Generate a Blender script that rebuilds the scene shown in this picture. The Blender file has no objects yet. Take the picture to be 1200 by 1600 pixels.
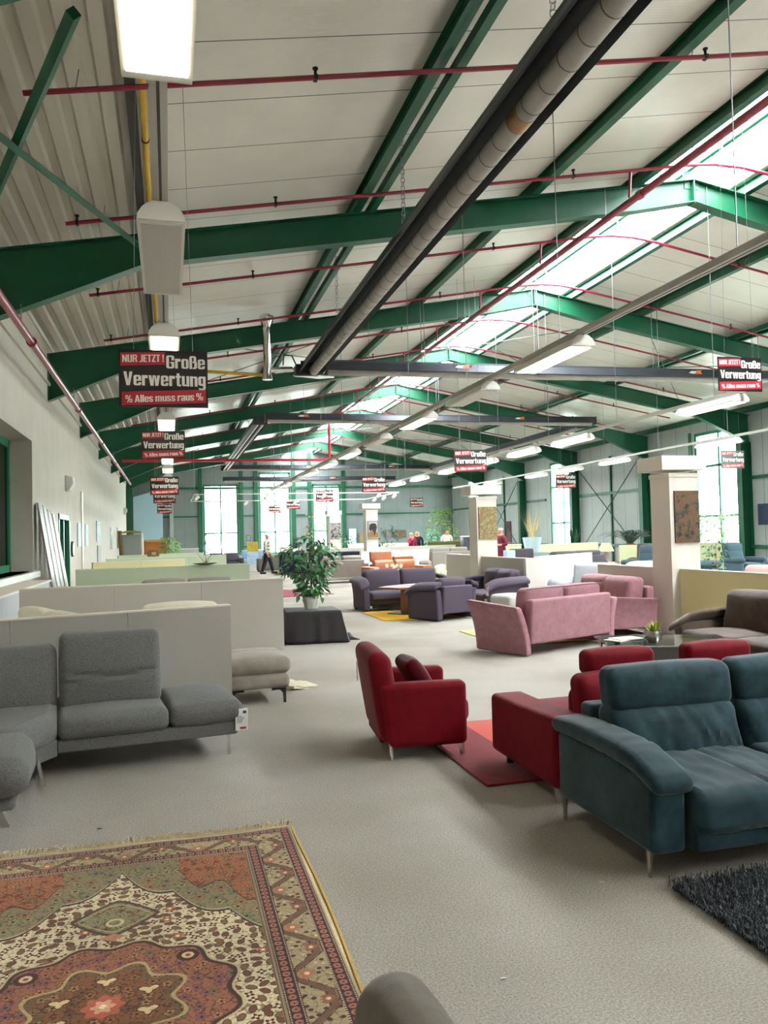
import bpy, bmesh, math, random
import numpy as np
from mathutils import Vector, Matrix, noise as mnoise
random.seed(7)
SC = bpy.context.scene
COL = SC.collection
PI = math.pi
# ---------------------------------------------------------------- camera calibration (taken from the photo's vanishing point and horizon)
FPX, ROLL, EYE = 1260.0, math.radians(1.4), 1.5
_Y = Vector(((265-600)/FPX, (800-845)/FPX, -1.0)).normalized()
_Z = Vector((math.cos(ROLL), math.sin(ROLL), 0)).cross(_Y).normalized()
_X = _Y.cross(_Z)
CM = Matrix((_X, _Y, _Z))
EYEV = Vector((0, 0, EYE))
def ray(x, y): return CM @ Vector(((x-600)/FPX, (800-y)/FPX, -1.0))
def F(x, y, z=0.0):
    d = ray(x, y); return EYEV + d*((z-EYE)/d.z)
def atX(x, y, X):
    d = ray(x, y); return EYEV + d*(X/d.x)
def atY(x, y, Y):
    d = ray(x, y); return EYEV + d*(Y/d.y)
def atD(x, y, t): return EYEV + ray(x, y)*t
cam = bpy.data.cameras.new('camera'); camo = bpy.data.objects.new('camera', cam); COL.objects.link(camo)
cam.sensor_fit = 'VERTICAL'; cam.sensor_height = 36.0; cam.lens = FPX/1600*36.0; cam.clip_start = .05; cam.clip_end = 400
camo.matrix_world = Matrix.Translation(EYEV) @ CM.to_4x4()
SC.camera = camo
SC.view_settings.view_transform = 'Standard'; SC.view_settings.look = 'None'
SC.view_settings.gamma = 1.0; SC.view_settings.use_curve_mapping = False
# ---------------------------------------------------------------- materials
def lin(c): return c/12.92 if c <= .04045 else ((c+.055)/1.055)**2.4
def hx(s):
    s = s.lstrip('#'); return tuple(lin(int(s[i:i+2], 16)/255) for i in (0, 2, 4)) + (1.0,)
MC = {}
def mat(name, c1, c2=None, scale=40, rough=.6, metal=0., spec=.5, sheen=0., bump=0., bscale=None, emit=0., detail=3, stretch=None, coat=0., alpha=1., contrast=.25):
    if name in MC: return MC[name]
    m = bpy.data.materials.new(name); m.use_nodes = True; nt = m.node_tree; N = nt.nodes; L = nt.links
    b = N['Principled BSDF']
    b.inputs['Base Color'].default_value = hx(c1); b.inputs['Roughness'].default_value = rough
    b.inputs['Metallic'].default_value = metal; b.inputs['Specular IOR Level'].default_value = spec
    if sheen: b.inputs['Sheen Weight'].default_value = sheen; b.inputs['Sheen Roughness'].default_value = .4
    if coat: b.inputs['Coat Weight'].default_value = coat
    if emit: b.inputs['Emission Color'].default_value = hx(c1); b.inputs['Emission Strength'].default_value = emit
    if c2 or bump:
        tc = N.new('ShaderNodeTexCoord'); src = tc.outputs['Object']
        if stretch:
            mp = N.new('ShaderNodeMapping'); mp.inputs['Scale'].default_value = stretch; L.new(src, mp.inputs[0]); src = mp.outputs[0]
        nz = N.new('ShaderNodeTexNoise'); nz.inputs['Scale'].default_value = scale; nz.inputs['Detail'].default_value = detail; nz.inputs['Roughness'].default_value = .65
        L.new(src, nz.inputs['Vector'])
        if c2:
            r = N.new('ShaderNodeValToRGB'); r.color_ramp.elements[0].position = .5-contrast; r.color_ramp.elements[1].position = .5+contrast
            r.color_ramp.elements[0].color = hx(c1); r.color_ramp.elements[1].color = hx(c2)
            L.new(nz.outputs[0], r.inputs[0]); L.new(r.outputs[0], b.inputs['Base Color'])
        if bump:
            n2 = nz
            if bscale:
                n2 = N.new('ShaderNodeTexNoise'); n2.inputs['Scale'].default_value = bscale; n2.inputs['Detail'].default_value = 4; L.new(src, n2.inputs['Vector'])
            bp = N.new('ShaderNodeBump'); bp.inputs['Strength'].default_value = bump; bp.inputs['Distance'].default_value = .01
            L.new(n2.outputs[0], bp.inputs['Height']); L.new(bp.outputs[0], b.inputs['Normal'])
    MC[name] = m
    return m
def glassmat(name, tint, mixg=.12, rough=.02, tintw=(1,1,1,1)):
    if name in MC: return MC[name]
    m = bpy.data.materials.new(name); m.use_nodes = True; nt = m.node_tree; N = nt.nodes; L = nt.links
    N.remove(N['Principled BSDF']); o = N['Material Output']
    t = N.new('ShaderNodeBsdfTransparent'); t.inputs[0].default_value = hx(tint)
    g = N.new('ShaderNodeBsdfGlossy'); g.inputs['Roughness'].default_value = rough; g.inputs[0].default_value = tintw
    mx = N.new('ShaderNodeMixShader'); mx.inputs[0].default_value = mixg
    L.new(t.outputs[0], mx.inputs[1]); L.new(g.outputs[0], mx.inputs[2]); L.new(mx.outputs[0], o.inputs[0])
    MC[name] = m; return m
def polycarb(name, f):
    m = bpy.data.materials.new(name); m.use_nodes = True; nt = m.node_tree; N = nt.nodes; L = nt.links
    N.remove(N['Principled BSDF']); o = N['Material Output']
    t = N.new('ShaderNodeBsdfTransparent'); t.inputs[0].default_value = (.97, .98, .98, 1)
    g = N.new('ShaderNodeBsdfTranslucent'); g.inputs[0].default_value = (.9, .92, .92, 1)
    mx = N.new('ShaderNodeMixShader'); mx.inputs[0].default_value = f
    L.new(t.outputs[0], mx.inputs[1]); L.new(g.outputs[0], mx.inputs[2]); L.new(mx.outputs[0], o.inputs[0])
    MC[name] = m; return m
def emis(name, c, s):
    if name in MC: return MC[name]
    m = bpy.data.materials.new(name); m.use_nodes = True; nt = m.node_tree; N = nt.nodes; L = nt.links
    N.remove(N['Principled BSDF']); e = N.new('ShaderNodeEmission'); e.inputs[0].default_value = hx(c); e.inputs[1].default_value = s
    L.new(e.outputs[0], N['Material Output'].inputs[0]); MC[name] = m; return m
def fabric(name, c1, c2, scale=160, rough=.9, sheen=.15, bump=.25, **k):
    return mat(name, c1, c2, scale=scale, rough=rough, spec=.15, sheen=sheen, bump=bump, **k)
def suede(name, c1, c2, scale=9, sheen=.5, rough=.75, contrast=.22):
    "velvet or suede with cloudy pile marks"
    return mat(name, c1, c2, scale=scale, rough=rough, spec=.2, sheen=sheen, bump=.12, bscale=240, detail=5, contrast=contrast)
# ---------------------------------------------------------------- mesh builder
class MB:
    def __init__(s): s.v = []; s.f = []
    def add(s, vs, fs):
        o = len(s.v); s.v += [tuple(v) for v in vs]; s.f += [tuple(i+o for i in f) for f in fs]; return s
    def box(s, x0, x1, y0, y1, z0, z1):
        return s.add([(x0,y0,z0),(x1,y0,z0),(x1,y1,z0),(x0,y1,z0),(x0,y0,z1),(x1,y0,z1),(x1,y1,z1),(x0,y1,z1)],
                     [(0,3,2,1),(4,5,6,7),(0,1,5,4),(1,2,6,5),(2,3,7,6),(3,0,4,7)])
    def rbox(s, sx, sy, sz, r=.03, c=(0,0,0), n=4, a=3, puff=(0,0,0), fn=None):
        h = (sx/2, sy/2, sz/2); r = min(r, *[q*.98 for q in h]); arcs = [math.tan(PI/4*k/a) for k in range(a+1)]
        def line(H):
            I = H-r; return [-I-r*t for t in arcs[::-1]] + [-I+2*I*k/n for k in range(1, n)] + [I+r*t for t in arcs]
        Ls = [line(q) for q in h]; idx = {}; vs = []; fs = []
        def vert(p):
            k = (round(p[0], 5), round(p[1], 5), round(p[2], 5))
            if k in idx: return idx[k]
            inn = [max(-(h[i]-r), min(h[i]-r, p[i])) for i in range(3)]
            d = Vector([p[i]-inn[i] for i in range(3)])
            if d.length > 1e-9: d.normalize()
            q = [inn[i]+d[i]*r for i in range(3)]; w = [q[i]/h[i] for i in range(3)]
            for i in range(3):
                if puff[i]:
                    j, k2 = (i+1) % 3, (i+2) % 3
                    q[i] += puff[i]*w[i]*abs(w[i])*max(0, 1-w[j]**2)*max(0, 1-w[k2]**2)
            q = [q[i]+c[i] for i in range(3)]
            if fn: q = fn(*q)
            idx[k] = len(vs); vs.append(tuple(q)); return idx[k]
        for ax in range(3):
            u, w_ = (ax+1) % 3, (ax+2) % 3
            for sg in (-1, 1):
                for i in range(len(Ls[u])-1):
                    for j in range(len(Ls[w_])-1):
                        q = []
                        for (di, dj) in ((0,0),(1,0),(1,1),(0,1)):
                            p = [0,0,0]; p[ax] = sg*h[ax]; p[u] = Ls[u][i+di]; p[w_] = Ls[w_][j+dj]; q.append(vert(p))
                        if sg < 0: q.reverse()
                        if len(set(q)) > 2: fs.append(tuple(q))
        return s.add(vs, fs)
    def prism(s, poly, ax, a0, a1, fn=None):
        "poly: 2d points; ax: axis of extrusion"
        n = len(poly); vs = []
        for a in (a0, a1):
            for (p, q) in poly:
                v = {'x': (a, p, q), 'y': (p, a, q), 'z': (p, q, a)}[ax]; vs.append(fn(*v) if fn else v)
        fs = [tuple(range(n))[::-1], tuple(range(n, 2*n))] + [(i, (i+1) % n, (i+1) % n+n, i+n) for i in range(n)]
        if ax == 'y': fs = [f[::-1] for f in fs]
        return s.add(vs, fs)
    def tube(s, pts, r, seg=8, cap=True, r1=None):
        pts = [Vector(p) for p in pts]; n = len(pts); vs = []; fs = []; up = None
        for i, p in enumerate(pts):
            t = (pts[min(i+1, n-1)]-pts[max(i-1, 0)]).normalized()
            if up is None: up = Vector((0,0,1)) if abs(t.z) < .9 else Vector((1,0,0))
            a = t.cross(up)
            if a.length < 1e-6: a = t.orthogonal()
            a.normalize(); b = a.cross(t).normalized(); up = b
            rr = r if r1 is None else r+(r1-r)*i/max(1, n-1)
            for k in range(seg):
                w = 2*PI*k/seg; vs.append(p+(a*math.cos(w)+b*math.sin(w))*rr)
        for i in range(n-1):
            for k in range(seg): fs.append((i*seg+k, i*seg+(k+1) % seg, (i+1)*seg+(k+1) % seg, (i+1)*seg+k))
        if cap: fs += [tuple(range(seg))[::-1], tuple((n-1)*seg+k for k in range(seg))]
        return s.add(vs, fs)
    def lathe(s, prof, seg=20, c=(0,0,0), sq=None):
        vs = []; fs = []; m = len(prof)
        for (r, z) in prof:
            for k in range(seg):
                w = 2*PI*k/seg; vs.append((c[0]+r*math.cos(w), c[1]+r*math.sin(w)*(sq or 1), c[2]+z))
        for i in range(m-1):
            for k in range(seg): fs.append((i*seg+k, i*seg+(k+1) % seg, (i+1)*seg+(k+1) % seg, (i+1)*seg+k))
        fs += [tuple(range(seg))[::-1], tuple((m-1)*seg+k for k in range(seg))]
        return s.add(vs, fs)
    def sheet(s, P, th=0):
        "grid of points P[i][j]"
        n, m = len(P), len(P[0]); vs = [p for r in P for p in r]
        fs = [(i*m+j, i*m+j+1, (i+1)*m+j+1, (i+1)*m+j) for i in range(n-1) for j in range(m-1)]
        return s.add(vs, fs)
def link(name, me, m, parent=None, loc=None, rot=None):
    o = bpy.data.objects.new(name, me); COL.objects.link(o)
    if m is not None and not me.materials: me.materials.append(m)
    if parent is not None: o.parent = parent
    if loc is not None: o.location = loc
    if rot is not None: o.rotation_euler = rot
    return o
def part(name, mb, m, parent=None, bevel=0, seg=2, smooth=True, loc=None, rot=None, ang=35, label=None, solid=0, sub=0):
    me = bpy.data.meshes.new(name); me.from_pydata(mb.v, [], mb.f); me.validate(); me.update()
    if smooth:
        me.polygons.foreach_set('use_smooth', [True]*len(me.polygons)); me.set_sharp_from_angle(angle=math.radians(ang))
    o = link(name, me, m, parent, loc, rot)
    if solid: q = o.modifiers.new('thickness', 'SOLIDIFY'); q.thickness = solid; q.offset = 0
    if bevel: q = o.modifiers.new('bevel', 'BEVEL'); q.width = bevel; q.segments = seg; q.limit_method = 'ANGLE'
    if sub: q = o.modifiers.new('sub', 'SUBSURF'); q.levels = sub; q.render_levels = sub
    if label: o['label'] = label
    return o
def tag(o, label, cat=None, group=None, kind=None):
    o['label'] = label
    if cat: o['category'] = cat
    if group: o['group'] = group
    if kind: o['kind'] = kind
    return o
def thing(name, label, cat, loc=(0,0,0), rz=0, group=None):
    o = bpy.data.objects.new(name, None); COL.objects.link(o); o.location = loc; o.rotation_euler = (0,0,rz); o.empty_display_size = .1
    return tag(o, label, cat, group)
def struct(name, mb, m, label, **k):
    o = part(name, mb, m, None, **k); o['kind'] = 'structure'; o['label'] = label; return o
def dup(o, parent=None, loc=None, rz=None, label=None, group=None):
    c = o.copy(); COL.objects.link(c)
    if parent is not None: c.parent = parent
    if loc is not None: c.location = loc
    if rz is not None: c.rotation_euler = (0, 0, rz)
    if label: c['label'] = label
    if group: c['group'] = group
    for ch in list(o.children): dup(ch, c)
    return c
ORD = ['first','second','third','fourth','fifth','sixth','seventh','eighth','ninth','tenth','eleventh','twelfth','thirteenth','fourteenth','fifteenth','sixteenth','seventeenth','eighteenth','nineteenth','twentieth']
# ================================================================ the hall
XL, XR, XM, YF, YB = -2.45, 20.3, 8.9, 56.4, -7.5
BAY = 6.34; FR = [5.7+BAY*k for k in range(8)]      # frames along the hall
def mir(X): return X if X <= XM else 2*XM-X
def ztop(X): return 5.976+.178*mir(X)               # top of the rafters = underside of the purlins
def zroof(X): return ztop(X)+.2
M_plaster = mat('plaster', '#d2ccc2', '#c2bcb0', scale=1.2, rough=.85, spec=.2, bump=.05, bscale=60, contrast=.35)
def cladmat(name, c1, c2, ax):
    m = mat(name, c1, c2, scale=2, rough=.5); nt = m.node_tree; N = nt.nodes; L = nt.links; b = N['Principled BSDF']; src = b.inputs['Base Color'].links[0].from_socket
    tc = N.new('ShaderNodeTexCoord'); sx = N.new('ShaderNodeSeparateXYZ'); L.new(tc.outputs['Object'], sx.inputs[0])
    f = N.new('ShaderNodeMath'); f.operation = 'FRACT'; L.new(sx.outputs[ax], f.inputs[0])
    lt = N.new('ShaderNodeMath'); lt.operation = 'LESS_THAN'; lt.inputs[1].default_value = .03; L.new(f.outputs[0], lt.inputs[0])
    mx = N.new('ShaderNodeMix'); mx.data_type = 'RGBA'; L.new(lt.outputs[0], mx.inputs[0]); L.new(src, mx.inputs[6]); mx.inputs[7].default_value = hx('#6f7674'); L.new(mx.outputs[2], b.inputs['Base Color'])
    return m
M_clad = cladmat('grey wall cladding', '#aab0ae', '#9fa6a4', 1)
M_green = mat('green steel paint', '#095a3c', '#074f34', scale=3, rough=.42, spec=.5)
M_greend = mat('green window paint', '#1f7a58', rough=.4)
M_red = mat('crimson pipe paint', '#8f1733', '#7f1430', scale=6, rough=.35)
M_pinkpipe = mat('worn crimson pipe paint', '#9a3b4a', '#8a2c3c', scale=5, rough=.3)
M_slate = mat('slate grey steel', '#3a3d44', '#32353b', scale=4, rough=.45, metal=.3)
M_steel = mat('brushed steel', '#c9c9c6', rough=.3, metal=1.)
M_chrome = mat('chrome', '#d8d8d8', rough=.12, metal=1.)
M_zinc = mat('zinc wire', '#8e9090', rough=.45, metal=.8)
M_white = mat('white enamel', '#dcdad4', rough=.45)
M_black = mat('black matte', '#161617', rough=.6)
M_sky = polycarb('polycarbonate', .55)
M_glass = glassmat('window glass', '#f4fbf9', .08)
def carpetmat():
    m = mat('grey speckled carpet', '#7d7871', '#c9c4bb', scale=120, rough=.95, spec=.1, bump=.35, detail=8, contrast=.22)
    nt = m.node_tree; N = nt.nodes; L = nt.links; b = N['Principled BSDF']; src = b.inputs['Base Color'].links[0].from_socket
    tc = N.new('ShaderNodeTexCoord'); n2 = N.new('ShaderNodeTexNoise'); n2.inputs['Scale'].default_value = .55; n2.inputs['Detail'].default_value = 5
    L.new(tc.outputs['Object'], n2.inputs['Vector'])
    r = N.new('ShaderNodeValToRGB'); r.color_ramp.elements[0].color = hx('#d8d4cb'); r.color_ramp.elements[1].color = hx('#ffffff')
    r.color_ramp.elements[0].position = .3; r.color_ramp.elements[1].position = .6
    L.new(n2.outputs[0], r.inputs[0])
    mx = N.new('ShaderNodeMix'); mx.data_type = 'RGBA'; mx.blend_type = 'MULTIPLY'; mx.inputs[0].default_value = .9
    L.new(src, mx.inputs[6]); L.new(r.outputs[0], mx.inputs[7]); L.new(mx.outputs[2], b.inputs['Base Color'])
    return m
def panelmat():
    m = mat('roof sandwich panel', '#dedad2', '#d3cfc7', scale=1.5, rough=.3, spec=.6)
    nt = m.node_tree; N = nt.nodes; L = nt.links; b = N['Principled BSDF']; src = b.inputs['Base Color'].links[0].from_socket
    tc = N.new('ShaderNodeTexCoord'); sx = N.new('ShaderNodeSeparateXYZ'); L.new(tc.outputs['Object'], sx.inputs[0])
    d = N.new('ShaderNodeMath'); d.operation = 'DIVIDE'; d.inputs[1].default_value = 1.1; L.new(sx.outputs[1], d.inputs[0])
    f = N.new('ShaderNodeMath'); f.operation = 'FRACT'; L.new(d.outputs[0], f.inputs[0])
    lt = N.new('ShaderNodeMath'); lt.operation = 'LESS_THAN'; lt.inputs[1].default_value = .014; L.new(f.outputs[0], lt.inputs[0])
    mx = N.new('ShaderNodeMix'); mx.data_type = 'RGBA'; L.new(lt.outputs[0], mx.inputs[0]); L.new(src, mx.inputs[6]); mx.inputs[7].default_value = hx('#3a3a36')
    L.new(mx.outputs[2], b.inputs['Base Color'])
    s = N.new('ShaderNodeMath'); s.operation = 'MULTIPLY'; s.inputs[1].default_value = 2*PI/.1; L.new(sx.outputs[1], s.inputs[0])
    si = N.new('ShaderNodeMath'); si.operation = 'SINE'; L.new(s.outputs[0], si.inputs[0])
    ab = N.new('ShaderNodeMath'); ab.operation = 'POWER'; ab.inputs[1].default_value = 6; L.new(si.outputs[0], ab.inputs[0])
    bp = N.new('ShaderNodeBump'); bp.inputs['Strength'].default_value = .25; bp.inputs['Distance'].default_value = .004
    L.new(ab.outputs[0], bp.inputs['Height']); L.new(bp.outputs[0], b.inputs['Normal'])
    return m
M_panel = panelmat()
M_corr = mat('corrugated roof sheet', '#c6c0b3', '#b1ab9e', scale=3, rough=.35, spec=.6, stretch=(1, .15, 1), contrast=.3)
struct('floor', MB().box(XL-.5, XR+.5, YB-.5, YF+.5, -.2, 0), carpetmat(), 'grey speckled carpet covering the whole showroom floor', smooth=False)
# outside ground and a dark back room behind the side window
struct('ground_outside', MB().box(-60, 90, -60, 150, -.5, -.25), mat('pale paving', '#b9b6ae', rough=.9), 'pale paved ground outside the hall windows', smooth=False)
def wallX(name, X0, X1, y0, y1, z1f, openings, m, label):
    "wall along Y between planes X0 and X1, with rectangular openings (y0,y1,z0,z1)"
    mb = MB(); cuts = sorted({y0, y1, *[o[0] for o in openings], *[o[1] for o in openings]})
    for a, b in zip(cuts, cuts[1:]):
        op = sorted([o for o in openings if o[0] <= a+1e-6 and o[1] >= b-1e-6], key=lambda o: o[2]); z = 0
        for o in op:
            if o[2] > z: mb.box(X0, X1, a, b, z, o[2])
            z = o[3]
        mb.box(X0, X1, a, b, z, z1f)
    return struct(name, mb, m, label, smooth=False)
# left wall: plaster, a deep reveal with an inner window, a glazed door
LW = [(11.2, 16.15, 1.0, 3.42), (19.7, 21.75, .02, 2.19)]
wallX('wall_left', XL-.55, XL, YB, YF, 5.72, LW, M_plaster, 'long off white plastered side wall under the roof edge')
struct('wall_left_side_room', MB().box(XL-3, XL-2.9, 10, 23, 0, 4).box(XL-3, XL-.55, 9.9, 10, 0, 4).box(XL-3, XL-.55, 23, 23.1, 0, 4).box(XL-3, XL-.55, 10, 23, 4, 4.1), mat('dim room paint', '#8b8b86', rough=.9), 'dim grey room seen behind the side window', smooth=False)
struct('trim_left', MB().box(XL, XL+.05, YB, 49.6, 4.86, 4.92), M_plaster, 'shallow plaster ledge along the top of the side wall', smooth=False)
def window(name, label, ax, at, a0, a1, z0, z1, mull=(), trans=(), fw=.08, dp=.08, m=M_greend, glass=M_glass):
    root = bpy.data.objects.new(name, None); COL.objects.link(root); root['kind'] = 'structure'; root['label'] = label
    def bx(mb, p0, p1, q0, q1, d):
        return mb.box(at-d, at+d, p0, p1, q0, q1) if ax == 'x' else mb.box(p0, p1, at-d, at+d, q0, q1)
    mb = MB(); d = dp/2
    bx(mb, a0, a0+fw, z0, z1, d); bx(mb, a1-fw, a1, z0, z1, d); bx(mb, a0, a1, z0, z0+fw, d); bx(mb, a0, a1, z1-fw, z1, d)
    for a in mull: bx(mb, a-fw*.4, a+fw*.4, z0, z1, d*.9)
    for z in trans: bx(mb, a0, a1, z-fw*.4, z+fw*.4, d*.9)
    part('window_frame', mb, m, root, smooth=False)
    part('window_glass', bx(MB(), a0+fw*.5, a1-fw*.5, z0+fw*.5, z1-fw*.5, .006), glass, root, smooth=False)
    return root
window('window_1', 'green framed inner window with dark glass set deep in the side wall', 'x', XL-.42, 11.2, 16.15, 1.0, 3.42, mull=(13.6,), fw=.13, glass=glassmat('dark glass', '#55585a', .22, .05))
struct('trim_1', MB().box(XL-.5, XL+.12, 11.0, 16.2, .9, 1.0), M_white, 'pale sill board below the side window', smooth=False)
dr = bpy.data.objects.new('door_1', None); COL.objects.link(dr); tag(dr, 'green framed glazed door in the side wall', kind='structure')
part('door_frame', MB().box(XL-.12, XL+.02, 19.7, 19.82, 0, 2.19).box(XL-.12, XL+.02, 21.63, 21.75, 0, 2.19).box(XL-.12, XL+.02, 19.7, 21.75, 2.07, 2.19).box(XL-.1, XL, 19.8, 21.65, .02, .2).box(XL-.1, XL, 20.68, 20.8, .02, 2.1), M_greend, dr, smooth=False)
part('door_glass', MB().box(XL-.06, XL-.05, 19.8, 21.65, .1, 2.1), glassmat('door glass', '#b8cdc4', .35, .03), dr, smooth=False)
part('door_handle', MB().tube([(XL+.05, 20.6, .95), (XL+.05, 20.6, 1.15)], .012), M_black, dr)
# right wall: grey cladding with tall windows beside every second column
RW = []
for y in (FR[1], FR[3], FR[5], FR[7]):
    RW.append((y+.3, y+3.15, .45, 5.25))
    if y < 10: RW.append((y+3.3, y+6.1, .45, 5.25))
    if y == FR[1]: RW.append((y+3.3, y+6.1, .45, 5.25))  # second window of this unseen bay, added to let in more daylight
wallX('wall_right', XR, XR+.25, YB, YF, 5.75, RW, M_clad, 'grey clad side wall with tall windows')
for i, (a, b, c, d) in enumerate(RW):
    window('window_%d' % (i+11), 'tall green framed window of the grey side wall, %s' % {24: 'the nearest in view', 37: 'second in view', 50: 'the farthest'}.get(int(a), 'unseen beside the camera'), 'x', XR+.1, a, b, c, d, mull=((a+b)/2,), trans=(1.95, 3.9), fw=.12, dp=.12)
# far wall with three tall windows
mb = MB(); FW = [(2.25, 4.62, .4, 5.28), (6.05, 8.25, .4, 6.1), (9.8, 11.85, .4, 5.25)]
cuts = sorted({XL-.5, XR+.5, XM, *[o[0] for o in FW], *[o[1] for o in FW]})
def gab(a, b, z0):
    mb.prism([(a, z0), (b, z0), (b, zroof(b)), (a, zroof(a))], 'y', YF, YF+.25)
for a, b in zip(cuts, cuts[1:]):
    op = [o for o in FW if o[0] <= a+1e-6 and o[1] >= b-1e-6]
    if op: mb.box(a, b, YF, YF+.25, 0, op[0][2]); gab(a, b, op[0][3])
    else: gab(a, b, 0)
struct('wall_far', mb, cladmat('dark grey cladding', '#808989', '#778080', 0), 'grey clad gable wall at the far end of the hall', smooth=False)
for i, (a, b, c, d) in enumerate(FW):
    window('window_%d' % (7+i), ['tall white-lit window at the end wall beside the pale blue wall', 'tallest window in the middle of the end wall', 'tall end wall window behind the tree picture pillar'][i], 'y', YF+.1, a, b, c, d, mull=((a+b)/2,), trans=(1.94, 4.14), fw=.13, dp=.14)
mb = MB(); BW = []
cuts = sorted({XL-.5, XR+.5, XM, *[q for o in BW for q in o[:2]]})
for a, b in zip(cuts, cuts[1:]):
    op = [o for o in BW if o[0] <= a+1e-6 and o[1] >= b-1e-6]
    if op: mb.box(a, b, YB-.25, YB, 0, op[0][2])
    mb.prism([(a, op[0][3] if op else 0), (b, op[0][3] if op else 0), (b, zroof(b)), (a, zroof(a))], 'y', YB-.25, YB)
for i, (a, b, c, d) in enumerate(BW): window('window_%d' % (30+i), 'shop window of the near wall behind the camera', 'y', YB-.1, a, b, c, d, mull=((a+b)/2,), fw=.12, dp=.12)
struct('wall_back', mb, M_plaster, 'plain wall at the near end of the hall', smooth=False)
# green posts of the far wall, blue painted panel
for k, X in enumerate((.15, 2.06, 4.82, 5.83, 8.47, 9.6, 12.05)):
    struct('trim_%d' % (10+k), MB().box(X-.13, X+.13, YF-.16, YF, 0, zroof(X)-.1), M_green if k else M_clad, '%s upright steel post of the far gable wall' % ORD[k], smooth=False)
struct('trim_17', MB().box(XL, 2.1, YF-.1, YF, 3.05, 3.15).box(4.8, 5.9, YF-.1, YF, 3.05, 3.15).box(8.4, 9.6, YF-.1, YF, 3.05, 3.15).box(12, XR, YF-.1, YF, 3.05, 3.15).box(-.2, 2.1, YF-.1, YF, .75, .88).box(12, XR, YF-.1, YF, .75, .88).box(4.8, 5.9, YF-.1, YF, .9, 1.02).box(-.2, XR, YF-.1, YF, 4.95, 5.1), M_green, 'green rails crossing the far gable wall', smooth=False)
struct('wall_blue', MB().prism([(XL, 0), (-.42, 0), (-.42, 5.0), (XL, 4.4)], 'y', YF-.5, YF-.25), mat('pale blue paint', '#a9c8d8', rough=.8), 'pale blue painted wall in the far corner', smooth=False)
# ---- roof: corrugated strip, sandwich panels, skylight
mb = MB(); prof = []; x = XL-.4; sl = .178
while x < -.32:
    for dx, dz in ((0, 0), (.13, 0), (.16, .045), (.25, .045), (.28, 0)): prof.append((x+dx, zroof(x+dx)+dz))
    x += .28
vs = []; fs = []
for y in (YB, YF+.2):
    vs += [(p[0], y, p[1]) for p in prof]
n = len(prof); fs = [(i, i+1, n+i+1, n+i) for i in range(n-1)]; mb.add(vs, fs)
struct('ceiling_corrugated', mb, M_corr, 'corrugated metal roof strip beside the plaster wall', smooth=False)
SK0, SK1 = 7.95, 2*XM-7.95
def roofplate(a, b): return MB().prism([(a, zroof(a)), (b, zroof(b)), (b, zroof(b)+.12), (a, zroof(a)+.12)], 'y', YB, YF+.2)
struct('ceiling_near_slope', roofplate(prof[-1][0]-.02, SK0), M_panel, 'pale panelled roof slope above the furniture aisle', smooth=False)
struct('ceiling_far_slope', roofplate(SK1, XR+.4), M_panel, 'pale panelled roof slope beyond the skylight', smooth=False)
struct('ceiling_outer', MB().prism([(XL-.6, zroof(XL-.6)+.1), (-.2, zroof(-.2)+.1), (-.2, zroof(-.2)+.2), (XL-.6, zroof(XL-.6)+.2)], 'y', YB, YF+.2), M_corr, 'outer skin above the corrugated roof strip', smooth=False)
# skylight: barrel of polycarbonate on arched ribs
mb = MB(); arc = []
for k in range(13):
    t = k/12; X = SK0+(SK1-SK0)*t; arc.append((X, zroof(SK0)+.12+.45*math.sin(PI*t)))
mb.add([(p[0], y, p[1]) for y in (YB, YF) for p in arc], [(i, i+1, 13+i+1, 13+i) for i in range(12)])
struct('ceiling_skylight_glass', mb, M_sky, 'milky arched skylight sheeting along the ridge')
mb = MB(); y = YB+.4
while y < YF:
    mb.tube([(p[0], y, p[1]-.025) for p in arc], .02, 5); y += 1.06
struct('trim_skylight', mb, mat('brown rib', '#8a6f62', rough=.5), 'thin arched ribs under the skylight sheeting')
struct('trim_skylight_kerb', MB().box(SK0+.001, SK0+.015, YB, YF, zroof(SK0)-.005, zroof(SK0)+.125).box(SK1-.015, SK1-.001, YB, YF, zroof(SK1)-.005, zroof(SK1)+.125), M_white, 'upstand edges of the skylight opening', smooth=False)
# purlins
def purlin(n, X, label, w=.13, m=M_green):
    z = ztop(X)
    struct('beam_purlin_%d' % n, MB().box(X-w/2, X+w/2, YB, YF, z, z+.012).box(X-.006, X+.006, YB, YF, z, z+.2).box(X-w/2, X+w/2, YB, YF, z+.188, z+.2), m, label, smooth=False)
for k, X in enumerate((2.86, 5.88, 7.84, 2*XM-7.84, 2*XM-5.88, 2*XM-2.86)):
    purlin(k+1, X, '%s green roof purlin counted from the plaster wall' % ORD[k])
purlin(7, XR-.3, 'green eaves purlin above the grey side wall')
struct('beam_tie', MB().box(3.06, 3.16, YB, YF, ztop(3.1)-.02, ztop(3.1)+.1), M_green, 'slim green tube beside the first purlin', smooth=False)
struct('beam_tie_far', MB().box(2*XM-3.16, 2*XM-3.06, YB, YF, ztop(3.1)-.02, ztop(3.1)+.1), M_green, 'slim green tube beside the outermost purlin', smooth=False)
struct('beam_ridge', MB().tube([(XM, YB, ztop(XM)+.22), (XM, YF, ztop(XM)+.22)], .05, 10), M_green, 'round green ridge tube under the skylight')
struct('beam_strip', MB().box(-.36, -.26, YB, YF, zroof(-.3)-.1, zroof(-.3)+.02), mat('dark strip', '#4b4a47', '#3d3c3a', scale=80, rough=.9), 'dark grey strip where corrugated sheet meets the panels', smooth=False)
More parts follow.
